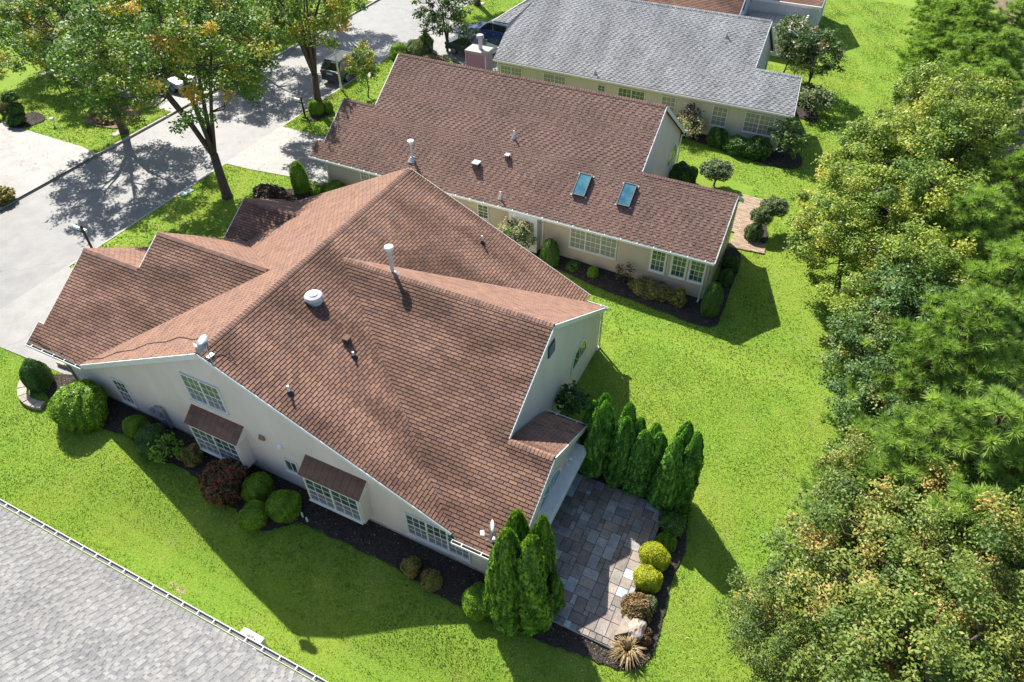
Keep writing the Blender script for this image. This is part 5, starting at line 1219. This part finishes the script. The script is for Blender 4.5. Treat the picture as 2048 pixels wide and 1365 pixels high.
arbs = [(-5.3, 17.9, 1180, 802), (-4.95, 18.1, 1199, 786), (-4.75, 17.6, 1214, 806), (-4.9, 17.2, 1192, 816), (-3.9, 18.0, 1249, 805), (-3.75, 17.3, 1237, 831), (-3.35, 17.8, 1263, 831), (-2.75, 18.0, 1291, 842), (-3.0, 17.2, 1269, 856), (-2.45, 17.5, 1300, 861), (-1.6, 17.8, 1354, 839), (-1.75, 17.1, 1332, 868), (-1.15, 17.35, 1363, 856)]
names = ['first evergreen spire next to the small shaded roof', 'back evergreen spire rising second from the house', 'back evergreen spire third from the house', 'front evergreen spire nearest the awning end of the patio', 'sunlit pointed evergreen spire in the middle of the back row', 'front evergreen spire left of the middle of the row', 'evergreen spire right behind the middle of the row', 'back evergreen spire just left of the gap in the row', 'front evergreen spire just left of the gap in the row', 'last evergreen spire on the house side of the gap', 'back evergreen spire of the group past the gap', 'front left evergreen spire of the group past the gap', 'outermost evergreen spire at the lawn end of the row']
for i, ((x, y, tx, ty), nm) in enumerate(zip(arbs, names)):
    top = onY(tx, ty, y); arb(x, y, max(2.6, top.z - float(gz(x, y))), .5 + .04 * (i % 3), nm, 'arb', seed=i % 3, rot=i * 1.3)
small_tree(-6.75, 19.3, 'leafy shrub growing up against the shaded gable wall', 'wallshrub', 'shrub', 'shrub', h=2.5, fork=.8, R=.6, nc=20, per=30, leaf=.2, cr=.3, trunk_r=.035, limbs=4, mat_='dark_leaf', seed=8, crown=(.6, .4))
shrub(-1.3, 14.45, .56, 'upper of two golden clipped balls at the patio edge', 'globe', .95, 'gold', seed=1)
shrub(-1.25, 13.5, .52, 'lower of two golden clipped balls at the patio edge', 'globe', .9, 'gold', seed=2)
shrub(-1.1, 15.35, .38, 'small green shrub just above the golden balls', 'rough', .6, 'hedge', seed=3)
shrub(-1.15, 16.2, .52, 'dark green shrub between the evergreen row and the golden balls', 'rough', .85, 'hedge_dark', seed=4)
shrub(-.95, 16.95, .42, 'dark leafy shrub at the foot of the evergreen row', 'loose', .8, 'hedge', seed=5)
shrub(-.95, 12.65, .34, 'little pale green shrub behind the pinkish one', 'rough', .6, 'silver', seed=6)
shrub(-1.2, 12.25, .55, 'pinkish brown rounded shrub beside the stone seat', 'rough', .9, 'pinkish', seed=7)
spiky(-1.05, 10.75, .75, .75, 'straw coloured spiky clump at the corner of the patio bed')
shrub(-.7, 11.5, .3, 'low dark twiggy plant behind the boulder', 'loose', .5, 'red', seed=8)
# by the second house
small_tree(-14.35, 29.25, 'cream flowering hydrangea by the white bay of the reddish roof house', 'hydr', 'hydrangea', 'hydrangea', h=2.2, fork=.25, R=1.0, nc=30, per=42, leaf=.17, cr=.35, trunk_r=.04, limbs=6, mat_='dark_leaf', seed=12)
def flowers(x, y, R, h, n, parent_label=None, m='cream', s=.09):
    rng = np.random.default_rng(int(abs(x * 37))); C = []; k = 0
    while k < n:
        d = rand_dir(1, rng)[0]
        if d[2] < .1: continue
        p = d * np.array([R, R, h * .5]) + np.array([x, y, float(gz(x, y)) + h * .55]); C.append(p + rng.normal(size=(26, 3)) * np.array([s, s, s * 1.3])); k += 1
    C = np.concatenate(C); v, q, t = leaf_quads(C, rng.normal(size=C.shape), .07, .06, rng.uniform(0, 1, len(C)), rng)
    return fast_mesh('flower_heads', v, q, t, [FM[m]])
for o in list(COL.objects):
    if o.name.startswith('hydrangea'): f_o = link('flower_heads', flowers(0.001, 29.25, 0, 0, 1), o); bpy.data.objects.remove(f_o)
def add_flowers(host, R, h, n, s=.09):
    rng = np.random.default_rng(n); C = []
    while len(C) < n:
        d = rand_dir(1, rng)[0]
        if d[2] < -.1: continue
        C.append(d * np.array([R, R, h * .45]) + np.array([0, 0, h * .6]) + rng.normal(size=(24, 3)) * np.array([s, s, s * 1.4]))
    C = np.concatenate(C); v, q, t = leaf_quads(C, rng.normal(size=C.shape), .075, .065, rng.uniform(0, 1, len(C)), rng); link('flower_heads', fast_mesh('flower_heads', v, q, t, [FM['cream']]), host)
for o in list(COL.objects):
    if o.name == 'hydrangea': add_flowers(o, .95, 2.1, 46)
shrub(-12.25, 29.4, .55, 'clipped dark cone bush right of the flowering hydrangea', 'egg', 1.7, 'hedge_dark', seed=1)
shrub(-9.65, 29.55, .33, 'small clipped ball under the triple window of the tan wall', 'globe', .6, seed=7)
shrub(-10.9, 29.6, .4, 'low sparse plant left of the small ball', 'loose', .45, 'hedge_dark', seed=2)
small_tree(-7.95, 29.7, 'spindly shrub between the small ball and the low hedge', 'spin', 'shrub', 'shrub', h=1.2, fork=.2, R=.55, nc=12, per=22, leaf=.12, cr=.22, trunk_r=.025, limbs=5, mat_='red', seed=13)
shrub(-6.35, 29.55, .6, 'low reddish green hedge under the three separate windows', 'rough', .8, 'brown', seed=3, rx=1.1)
shrub(-4.85, 29.5, .5, 'twiggy grey shrub beside the low hedge', 'loose', .95, 'brown', seed=4)
shrub(-3.05, 29.45, .5, 'tall rounded column bush at the right corner of the tan wall', 'egg', 1.9, 'hedge_dark', seed=5)
shrub(-2.95, 32.3, .45, 'dark shrub along the end wall of the reddish roof house', 'rough', .9, 'hedge_dark', seed=6, rx=.4)
shrub(-2.95, 33.7, .45, 'second dark shrub along the end wall near the brick path', 'rough', .8, 'hedge_dark', seed=7)
shrub(-29.1, 28.9, .55, 'dark column bush at the garage corner of the reddish roof house', 'egg', 2.0, 'hedge', seed=8)
shrub(-30.0, 27.15, .75, 'wide purple bush between the two houses', 'rough', 1.1, 'purple', seed=9, rx=1.25)
shrub(-27.0, 29.6, .7, 'pale clipped ball under the small window near the garage', 'globe', .95, 'hedge', seed=5, rot=1)
shrub(-28.2, 29.2, .45, 'low green shrub beside the dark column bush', 'rough', .5, 'hedge', seed=2)
shrub(-7.9, 41.2, .8, 'dark evergreen shrub at the foot of the arched window wall', 'rough', 1.5, 'hedge_dark', seed=11)
def topiary(x, y, label, balls, m='hedge_dark', tr=.05, name='topiary'):
    t = thing(name, label, 'topiary', (x, y, float(gz(x, y)))); b = MB(); zt = max(z for _, _, z, _, _ in balls); b.tube([(0, 0, -.1), (.04, .03, zt * .5), (balls[0][0], balls[0][1], balls[0][2])], [tr, tr * .8, tr * .6], 7)
    for bx, by, z, r, hh in balls[1:]: b.tube([(0, 0, z * .5), (bx, by, z)], [tr * .5, tr * .4], 5)
    b.build('trunk', [M['bark']], t)
    for bx, by, z, r, hh in balls:
        k = ('rough', m, 3)
        if k not in _bl: _bl[k] = blob('foliage', 5200, .16, FM[m], 33, (1, 1, .85), .25, .2, core=.65, freq=2.6, out=1.2)
        o = link('foliage', _bl[k], t); o.location = (bx, by, z); o.scale = (r, r, hh)
    return t
topiary(-6.0, 41.8, 'clipped grey green umbrella bush on a short trunk beside the arched window', [(0, 0, 1.15, .95, .55)], 'silver', .07)
topiary(-2.3, 37.7, 'three tier clipped bush by the brick path', [(.5, 1.0, 1.5, .75, .5), (.0, .1, 1.25, .6, .5), (-.15, -.6, .45, .5, .6)], 'silver')
topiary(-53.9, 27.6, 'stack of three clipped balls on the far left lawn', [(-.3, .3, 1.7, .55, .45), (.1, 0, 1.0, .55, .45), (.3, -.4, .4, .6, .4)], 'hedge_dark')
shrub(-55.4, 28.2, .8, 'rounded bush at the corner of the far left house', 'globe', 1.2, 'brown', seed=1)
# by the third house
o = small_tree(-9.4, 47.1, 'pale yellow hydrangea bush below the cream wall', 'hydr2', 'hydrangea', 'hydrangea', h=1.5, fork=.2, R=1.2, nc=24, per=30, leaf=.18, cr=.4, trunk_r=.04, limbs=6, mat_='dark_leaf', seed=14); add_flowers(o, 1.15, 1.5, 70, .12)
small_tree(-9.6, 47.9, 'purple leaved shrub behind the pale hydrangea', 'purp', 'shrub', 'shrub', h=2.2, fork=.3, R=1.1, nc=20, per=30, leaf=.18, cr=.35, trunk_r=.04, limbs=5, mat_='purple', seed=15)
shrub(-7.3, 47.4, .75, 'left dark rhododendron below the cream wall', 'rough', 1.35, 'hedge_dark', seed=1)
shrub(-5.7, 46.9, .85, 'middle dark rhododendron below the cream wall', 'rough', 1.15, 'hedge_dark', seed=2, rx=1.0)
shrub(-4.4, 47.1, .9, 'right dark rhododendron below the cream wall', 'rough', 1.3, 'hedge_dark', seed=3)
small_tree(-2.7, 47.6, 'open dark evergreen at the corner of the cream wall', 'spruce', h=2.9, fork=.6, R=1.3, nc=34, per=34, leaf=.2, cr=.4, trunk_r=.06, limbs=5, mat_='dark_leaf', seed=16, low=.8)
for x, y, r, k, lab in ((-1.9, 55.0, 1.3, 17, 'feathery pale green bush on the lawn past the grey roof'), ):
    small_tree(x, y, lab, 'feather', 'shrub', 'shrub', h=2.0, fork=.25, R=r, nc=40, per=34, leaf=.22, cr=.4, trunk_r=.05, limbs=8, mat_='silver', seed=k)
my = dict(h=5.0, fork=1.8, R=1.7, nc=44, per=70, leaf=.2, cr=.55, trunk_r=.07, limbs=5, mat_='myrtle', crown=(.62, .36), orange=.5, low=.6)
small_tree(-5.2, 60.9, 'left flowering tree at the end of the grey roof house', 'myr1', seed=18, **my)
small_tree(-4.3, 60.3, 'slim tree between the two flowering trees', 'myr3', s=.8, seed=19, **my)
small_tree(-2.9, 58.6, 'rounder right flowering tree on the lawn behind the grey roof', 'myr2', seed=20, **{**my, 'R': 2.2, 'fork': 1.0, 'nc': 60})
shrub(-3.0, 57.3, 1.1, 'dark shrub at the foot of the right flowering tree', 'rough', 1.3, 'hedge_dark', seed=5)
small_tree(-4.3, 64.5, 'reddish low tree by the white walled deck', 'redm', h=2.2, fork=.6, R=1.3, nc=26, per=36, leaf=.2, cr=.45, trunk_r=.05, limbs=5, mat_='pinkish', seed=21)
# street side
small_tree(-31.9, 52.2, 'vase shaped light green tree beside the driveway with parked cars', 'vase', h=5.6, fork=.5, R=2.6, nc=70, per=70, leaf=.24, cr=.5, trunk_r=.1, limbs=9, mat_='myrtle', seed=22, crown=(.58, .42), low=.7)
small_tree(-33.0, 41.9, 'young tree on the lawn beside the parked SUV', 'young', h=4.3, fork=1.6, R=1.15, nc=36, per=60, leaf=.2, cr=.45, trunk_r=.05, limbs=4, mat_='street', seed=23, crown=(.62, .38), low=.8)
shrub(-34.85, 37.9, .55, 'round bush between the mailbox and the street tree of the reddish roof house', 'globe', 1.1, seed=2)
shrub(-34.3, 38.6, .4, 'smaller round bush right beside that street tree', 'globe', .8, seed=7)
shrub(-35.0, 49.4, .8, 'low round bush left of the pair by the third mailbox', 'globe', 1.2, 'hedge', seed=4)
shrub(-33.9, 50.2, .8, 'pale bush right of the pair by the third mailbox', 'rough', 1.5, 'silver', seed=4)
shrub(-33.6, 51.4, .75, 'second pale bush behind the pair by the third mailbox', 'rough', 1.5, 'silver', seed=5)
shrub(-31.9, 49.8, .7, 'low bronze plant patch under the vase shaped tree', 'loose', .5, 'pinkish', seed=6, rx=1.4)
shrub(-27.9, 58.5, 1.0, 'dark bush at the far left corner of the grey roof', 'rough', 1.8, 'purple', seed=7)
shrub(-48.3, 30.6, .8, 'low reddish plant in the leafy bed round the street tree', 'loose', .7, 'brown', seed=9, rx=1.3)
shrub(-45.6, 20.0, .9, 'spreading yellowish plant at the left kerb', 'loose', .8, 'brown', seed=10)

# street trees
ST_ = dict(h=12.5, fork=2.8, R=5.6, nc=180, per=190, leaf=.21, cr=.8, trunk_r=.3, limbs=7, mat_='street', crown=(.7, .3), orange=.28, low=.8)
put_tree((-32.9, 26.3, .2), 'st1', 'big spreading tree on the lawn left of the middle house', 'street_tree', seed=31, **{**ST_, 'lean': (-1.2, .6)})
put_tree((-34.75, 38.3, .2), 'st2', 'street tree beside the second mailbox and the parked SUV', 'street_tree', seed=32, **{**ST_, 'h': 11.5, 'R': 4.6, 'nc': 110, 'lean': (-.6, .8)})
put_tree((-45.6, 29.7, .2), 'st3', 'tree across the street beside the leafy bed', 'street_tree', seed=33, **{**ST_, 'h': 11, 'R': 5.2, 'nc': 130, 'fork': 2.6})
put_tree((-35.0, 63.5, .2), 'st2', 'tree trunk behind the two parked cars at the top edge', 'street_tree', rot=2, s=1.05)
put_tree((-45.9, 43.5, .2), 'st3', 'tree across the street near the silver car', 'street_tree', rot=1.5, s=.9)
put_tree((-46.2, 54.5, .2), 'st2', 'far tree across the street at the top edge', 'street_tree', rot=3.5, s=.95)
put_tree((-46.5, 15.2, .2), 'st3', 'tree at the left edge across the street', 'street_tree', rot=4, s=.75)
DL = dict(h=8, fork=1.0, R=3.4, nc=85, per=210, leaf=.2, cr=.75, trunk_r=.2, limbs=6, mat_='dark_leaf', crown=(.55, .42), orange=.3, low=.9)
for i, (x, y, s, lab) in enumerate(((-53.5, 33.5, .75, 'dark green tree at the back of the far left lawn'), (-60, 36, 1.0, 'dark tree behind the far left lawn, farthest left'), (-57.5, 42, 1.0, 'dark tree in the upper left corner behind the others'), (-52.5, 45.5, .8, 'dark tree between the upper left corner and the silver car'), (-64, 44, 1.1, 'dark tree in the very corner of the upper left'), (-51, 39.0, .55, 'low dark tree just behind the far left lawn'), (-70, 34, 1.1, 'large dark tree at the left edge behind the far house'), (-56, 50, 1.0, 'dark tree at the top edge left of the silver car'), (-50.5, 34.8, .6, 'low bushy tree between the lawn and the silver car'), (-49, 50, .8, 'dark tree at the top edge right of the silver car'))):
    put_tree((x, y, .2), 'dl%d' % (i % 2), lab, 'tree', rot=i * 1.1, s=s, seed=40 + i % 2, **DL)

# right-hand woods
OK_ = dict(h=8.5, fork=1.8, R=3.6, nc=100, per=420, leaf=.12, cr=.66, trunk_r=.2, limbs=7, mat_='oak', crown=(.6, .38), orange=.14, low=.9, flatness=.55)
MP_ = dict(h=9, fork=1.8, R=4.0, nc=108, per=330, leaf=.165, cr=.74, trunk_r=.22, limbs=7, mat_='maple', crown=(.58, .4), orange=.25, low=.9, flatness=.5)
def wood(px, py, zc, key, label, s=1., rot=0., hc=.6, **k):
    P = at(px, py, zc); h = k['h'] * s; return put_tree((P.x, P.y, float(gz(P.x, P.y))), key, label, 'tree', rot=rot, s=s, zs=zc / (h * hc), **k)
wood(1800, 1165, 4.6, 'oak1', 'big oak with rust tinged leaves filling the lower right', 1., 0, seed=51, **OK_)
wood(1610, 1235, 3.4, 'oak2', 'small low oak overhanging the lawn at the lower right', .62, 1, seed=52, **OK_)
wood(1790, 1010, 4.4, 'oak2', 'oak with glossy leaves above the big lower right oak', .78, 2, seed=52, **OK_)
wood(1900, 1330, 5.2, 'oak1', 'oak at the bottom right corner', .95, 2.5, seed=51, **OK_)
wood(2040, 1200, 6.2, 'oak2', 'oak cut off by the right edge near the bottom', .8, 4, seed=52, **OK_)
wood(1815, 330, 5.2, 'map1', 'yellow green maple in front of the upper pines', 1.0, 0, seed=53, **MP_)
wood(1735, 430, 4.4, 'map2', 'yellow green maple reaching out over the lawn near the brick path', .85, 1, seed=54, **MP_)
wood(1880, 240, 5.5, 'map2', 'maple between the upper pines and the lawn', 1.0, 2, seed=54, **MP_)
wood(1840, 430, 5.0, 'map1', 'maple behind the one that reaches over the lawn', .9, 3, seed=53, **MP_)
wood(1900, 280, 5.6, 'map2', 'maple below the upper pines, farthest from the lawn', .9, 4, seed=54, **MP_)
wood(1830, 560, 4.6, 'map1', 'maple at the middle of the wood edge', .8, 5, seed=53, **MP_)
DK_ = {**MP_, 'mat_': 'dark_leaf'}
wood(1825, 690, 4.0, 'dkm', 'darker tree leaning over the lawn at mid right', .8, 0, seed=55, **DK_)
wood(1860, 800, 4.0, 'dkm', 'dark tree in the hollow beside the bright pines', .75, 2, seed=55, **DK_)
wood(1860, 640, 4.6, 'dkm', 'dark tree tucked behind the mid right maple', .85, 4, seed=55, **DK_)
PN = dict(h=10)
pines = [(1985, 860, 9.5, 1.15, 'largest bright pine at the right edge'), (1860, 880, 8.0, 1.0, 'bright pine in front of the largest one'), (1960, 640, 9.0, 1.1, 'pine directly above the largest bright pine'), (1960, 420, 8.5, 1., 'tall pine left of the right edge among the maples'), (2045, 520, 9.5, 1., 'pine cut off by the right edge halfway up'), (1790, 940, 6.6, .8, 'small pine at the wood edge above the oaks'), (1940, 1030, 8.0, .95, 'pine between the largest pine and the lower oaks'),
         (1950, 90, 7, 1.0, 'pine in the upper right with its crown over the lawn end'), (1990, 150, 7.5, 1., 'upper right pine close to the right edge'), (1905, 20, 7, .9, 'pine at the top edge nearest the lawn'), (2040, 30, 8, 1.1, 'pine in the upper right corner'), (1960, 20, 8, 1., 'pine at the top edge left of the corner'), (1930, -60, 8, 1., 'pine mostly above the top edge'), (2010, 90, 8, 1., 'pine filling the gap below the upper right corner'), (1925, 150, 6.5, .8, 'shorter pine at the top of the maple group'), (2060, 330, 8, .95, 'pine at the right edge above the maples'), (2070, 950, 8, 1.1, 'pine outside the right edge showing only its boughs'), (1880, 720, 7.5, .85, 'short pine filling the hollow in the wood')]
for i, (px, py, zt, s, lab) in enumerate(pines):
    P = at(px, py, zt * .8); t = put_pine((P.x, P.y, float(gz(P.x, P.y))), 'pine%d' % (i % 3), lab, rot=i * 1.7, seed=60 + i % 3, h=10, R=3.3); t.scale = (s, s, zt / 10)
# ------------------------------------------------------------------ street furniture and cars
lp = thing('street_lamp', 'white street lamp post beside the parked SUV', 'street lamp', (-35.5, 42.0, .2))
lp.location = (G(683, 180).x, G(683, 180).y, .2)
b = MB(); b.lathe((0, 0, -.1), [(.11, 0), (.11, .5), (.075, .6), (.055, 3.9)], 12); b.build('pole', [M['white']], lp)
b = MB(); b.lathe((0, 0, 3.8), [(.09, 0), (.16, .12), (.17, .16)], 8); b.build('collar', [M['metal']], lp)
b = MB(); b.lathe((0, 0, 3.96), [(.13, 0), (.22, .42), (.2, .43)], 6); b.build('lantern', [mat('lantern_glass', (.5, .55, .6), .2)], lp)
b = MB(); b.lathe((0, 0, 4.38), [(.27, 0), (.25, .05), (.06, .22), (.0, .28)], 8); b.build('cap', [M['metal']], lp)
def mailbox(px, py, label):
    P = G(px, py); t = thing('mailbox', label, 'mailbox', (P.x, P.y, .2))
    b = MB(); b.box((-.05, -.05, -.1), (.05, .05, 1.45)); b.beam((.1, 0, 1.0), (-.5, 0, 1.0), .09, .09); b.build('post', [M['wood']], t)
    b = MB(); b.prism([(-.62, .11 * math.cos(a), 1.17 + .11 * max(math.sin(a), -.75)) for a in np.linspace(0, 2 * math.pi, 16, endpoint=False)], (.5, 0, 0)); b.build('box', [M['white']], t)
    b = MB(); b.box((-.62, .14, .74), (-.16, .32, .93)); b.build('newspaper_box', [M['white']], t)
    b = MB(); b.box((-.5, .115, 1.15), (-.35, .13, 1.36)); b.build('flag', [mat('flag_blue', (.08, .25, .4), .5)], t)
mailbox(182, 493, 'mailbox with white boxes on a dark post at the main driveway'); mailbox(610, 232, 'mailbox on a dark post beside the round bushes of the reddish roof house'); mailbox(934, 92, 'mailbox on a dark post beside the pale bushes near the top')
for px, py, lab in ((236, 268, 'pale utility cover in the grass across the street'), (372, 386, 'blue utility cover in the lawn beside the big street tree'), (740, 152, 'pale utility cover in the grass by the young tree'), (962, 9, 'pale utility cover in the grass at the top edge')):
    P = G(px, py); b = MB(); b.box((-.28, -.42, 0), (.28, .42, .06)); b.box((-.22, -.36, .062), (.22, .36, .085)); o = b.build('utility_cover', [mat('cover_pale', (.3, .42, .42), .6) if 'blue' in lab else M['concrete']]); o.location = (P.x, P.y, float(gz(P.x, P.y))); tag(o, lab, 'utility cover')
b = MB(); b.tube([(0, 0, 0), (0, 0, .5)], .04, 8); b.box((-.12, -.1, .42), (.12, .1, .62)); o = b.build('lawn_light', [M['white']]); P = G(110, 252); o.location = (P.x, P.y, .2); tag(o, 'small white lamp standing on the far left lawn', 'garden lamp')

def car(loc, yaw, label, paint, cat='car', L=4.6, W=1.82, H=1.45, suv=False, name='parked_car'):
    t = thing(name, label, cat, loc); t.rotation_euler.z = yaw
    if suv: prof = [(-.5, .42), (-.5, .98), (-.485, 1.06), (-.455, 1.12), (-.14, 1.15), (.2, 1.10), (.25, 1.05), (.44, .98), (.49, .84), (.5, .45)]; cab = [(-.47, 1.10), (-.405, H - .08), (-.36, H), (.02, H + .01), (.08, H - .03), (.21, 1.07)]
    else: prof = [(-.5, .4), (-.5, .82), (-.47, .93), (-.34, .97), (0, .96), (.18, .93), (.3, .88), (.45, .78), (.49, .68), (.5, .42)]; cab = [(-.36, .95), (-.23, H - .06), (-.17, H), (.0, H), (.05, H - .04), (.21, .91)]
    ys = [(-1, .86), (-.97, .94), (-.9, .985), (-.0, 1.), (.9, .985), (.97, .94), (1, .86)]
    def loft(pf, wid, zlo, shrink_top, nm, m, closed=True):
        vs = []; fs = []; n = len(pf); zmax = max(p[1] for p in pf); zmin = min(p[1] for p in pf)
        for s, k in ys:
            for x, z in pf:
                f = (z - zmin) / (zmax - zmin + 1e-6); w = wid / 2 * (1 - shrink_top * f); xx = x * L * (k if abs(s) > .5 else 1.0) ** .35
                vs.append((xx, s * w, z - (1 - k) * .35 * f))
        for i in range(len(ys) - 1):
            for j in range(n): fs.append((i * n + j, i * n + (j + 1) % n, (i + 1) * n + (j + 1) % n, (i + 1) * n + j))
        fs.append(tuple(range(n))[::-1]); fs.append(tuple((len(ys) - 1) * n + j for j in range(n)))
        b = MB(); b.v = vs; b.f = fs; b.t = [0.] * len(fs); b.m = [0] * len(fs); return b.build(nm, [m], t)
    body = loft(prof, W, 0, .05, 'body', paint)
    loft(cab, W * .93, 0, .2, 'windows', M['car_glass'])
    # roof panel and pillars in paint
    b = MB(); zt = H + .012; x0, x1 = (cab[2][0] * L, cab[3][0] * L); w = W * .93 * .8 / 2
    b.prism([(x0 - .05, -w * .97, zt - .03), (x1 + .08, -w * .97, zt - .03), (x1 + .08, w * .97, zt - .03), (x0 - .05, w * .97, zt - .03)], (0, 0, .045)); b.build('roof', [paint], t)
    for s in (-1, 1):
        b = MB()
        wl = W * .93 / 2; 
        for (xa, za), (xb, zb) in (((cab[0][0] * L, cab[0][1]), (cab[2][0] * L, H)), ((cab[5][0] * L, cab[5][1]), (cab[3][0] * L + .12, H)), (((cab[0][0] + .3) * L * .5, cab[0][1]), ((cab[0][0] + .33) * L * .5, H))):
            b.beam((xa, s * wl * .985, za), (xb, s * w * 1.02, zb), .05, .06)
        b.build('pillar', [paint], t)
        b = MB(); b.obox((L * .16, s * (W / 2 + .07), 1.0), (.06, 0, 0), (0, .09, 0), (0, 0, .06)); b.build('mirror', [paint], t)
        for hx in (-.12, .06):
            b = MB(); b.box((hx * L, s * (W / 2 - .01) - .012, .84), (hx * L + .16, s * (W / 2 - .01) + .022, .87)); b.build('handle', [M['metal']], t)
        b = MB(); b.box((L * .455, s * W * .36 - .16, .62), (L * .492, s * W * .36 + .16, .78)); b.build('headlight', [M['car_lamp']], t)
        b = MB(); zz = .92 if suv else .78; b.box((-L * .503, s * W * .4 - .13, zz - .1), (-L * .47, s * W * .4 + .13, zz + .1)); b.build('taillight', [M['car_tail']], t)
        for x in (-.3, .31):
            r = .36 if suv else .32; c = Vector((x * L, s * (W / 2 - .1), r)); wh = MB(); wh.lathe(c - Vector((0, s * .1, 0)), [(r * .55, 0), (r * .97, 0), (r, .03), (r, .17), (r * .97, .215), (r * .62, .22)], 22, ax=(0, s, 0)); we = wh.build('wheel', [M['black']], t)
            rm = MB(); ce = c + Vector((0, s * .115, 0)); rm.lathe(ce, [(.001, .0), (r * .18, .01), (r * .2, -.02)], 12, ax=(0, s, 0))
            for k in range(7):
                a = k * 2 * math.pi / 7; e = ce + Vector((math.cos(a), 0, math.sin(a))) * r * .6; rm.beam(ce, e, .05, .03, up=(0, 1, 0))
            rm.tube([ce + Vector((math.cos(q) * r * .61, 0, math.sin(q) * r * .61)) for q in np.linspace(0, 2 * math.pi, 22)], .022, 5, caps=False); rm.build('rim', [M['metal']], we)
    b = MB(); b.box((-L * .506, -.26, .62 if not suv else .8), (-L * .498, .26, .75 if not suv else .93)); b.build('number_plate', [M['plate']], t)
    b = MB(); b.box((-L * .508, -W * .44, .3), (-L * .47, W * .44, .5)); b.build('bumper', [M['dark']], t); b = MB(); b.box((L * .47, -W * .42, .3), (L * .506, W * .42, .48)); b.build('bumper', [M['dark']], t)
    b = MB(); b.box((L * .485, -W * .25, .52), (L * .503, W * .25, .68)); b.build('grille', [M['black']], t)
    if suv:
        for s in (-1, 1):
            b = MB(); b.beam((x0 + .1, s * w * .86, H + .07), (x1 - .1, s * w * .86, H + .07), .03, .03); b.build('roof_rail', [M['dark']], t)
    return t
M['car_glass'] = mat('car_glass', (.012, .016, .02), .05, spec=1)
M['car_lamp'] = mat('car_headlamp', (.6, .62, .65), .1, spec=1)
M['car_tail'] = mat('car_tail_lamp', (.25, .01, .01), .2, spec=.8)
M['plate'] = mat('cream_plate', (.6, .55, .35), .5)
car((-37.15, 45.1, .1), math.pi / 2, 'dark SUV parked at the kerb beside the white lamp post', mat('dark_grey_paint', (.035, .05, .075), .25, spec=.8), 'SUV', 4.7, 1.9, 1.68, True, 'parked_suv')
car((-48.6, 37.1, .23), math.radians(-5), 'silver car parked on the driveway across the street under the trees', mat('silver_paint', (.5, .52, .55), .25, metal=.5), 'car')
car((-29.6, 52.6, .24), math.radians(-5), 'dark grey car parked in front of the blue SUV by the grey roof house', mat('grey_paint', (.05, .07, .075), .22, spec=.8), 'car', H=1.42)
car((-29.4, 56.2, .24), math.radians(175), 'dark blue SUV behind the dark grey car on the driveway near the top', M['copper'], 'SUV', 4.6, 1.85, 1.62, True, 'parked_suv')

# house at the far left edge, mostly out of the picture
H5 = house('far_left_house', 'white house corner at the left edge across the street')
b = MB(); b.box((-78, 19.5, -.3), (-57.2, 28.2, 2.5)); b.build('wall', [M['siding_white']], H5)
b = MB(); b.prism([(-78.4, 19, 2.45), (-56.8, 19, 2.45), (-56.8, 19, 2.6), (-67, 19, 5.6), (-78.4, 19, 2.6)], (0, 9.6, 0)); b.build('roof', [M['shingle_grey']], H5)
b = MB(); b.box((-57.19, 20.8, .2), (-57.14, 26.2, 2.3)); b.build('garage_door', [M['white']], H5)
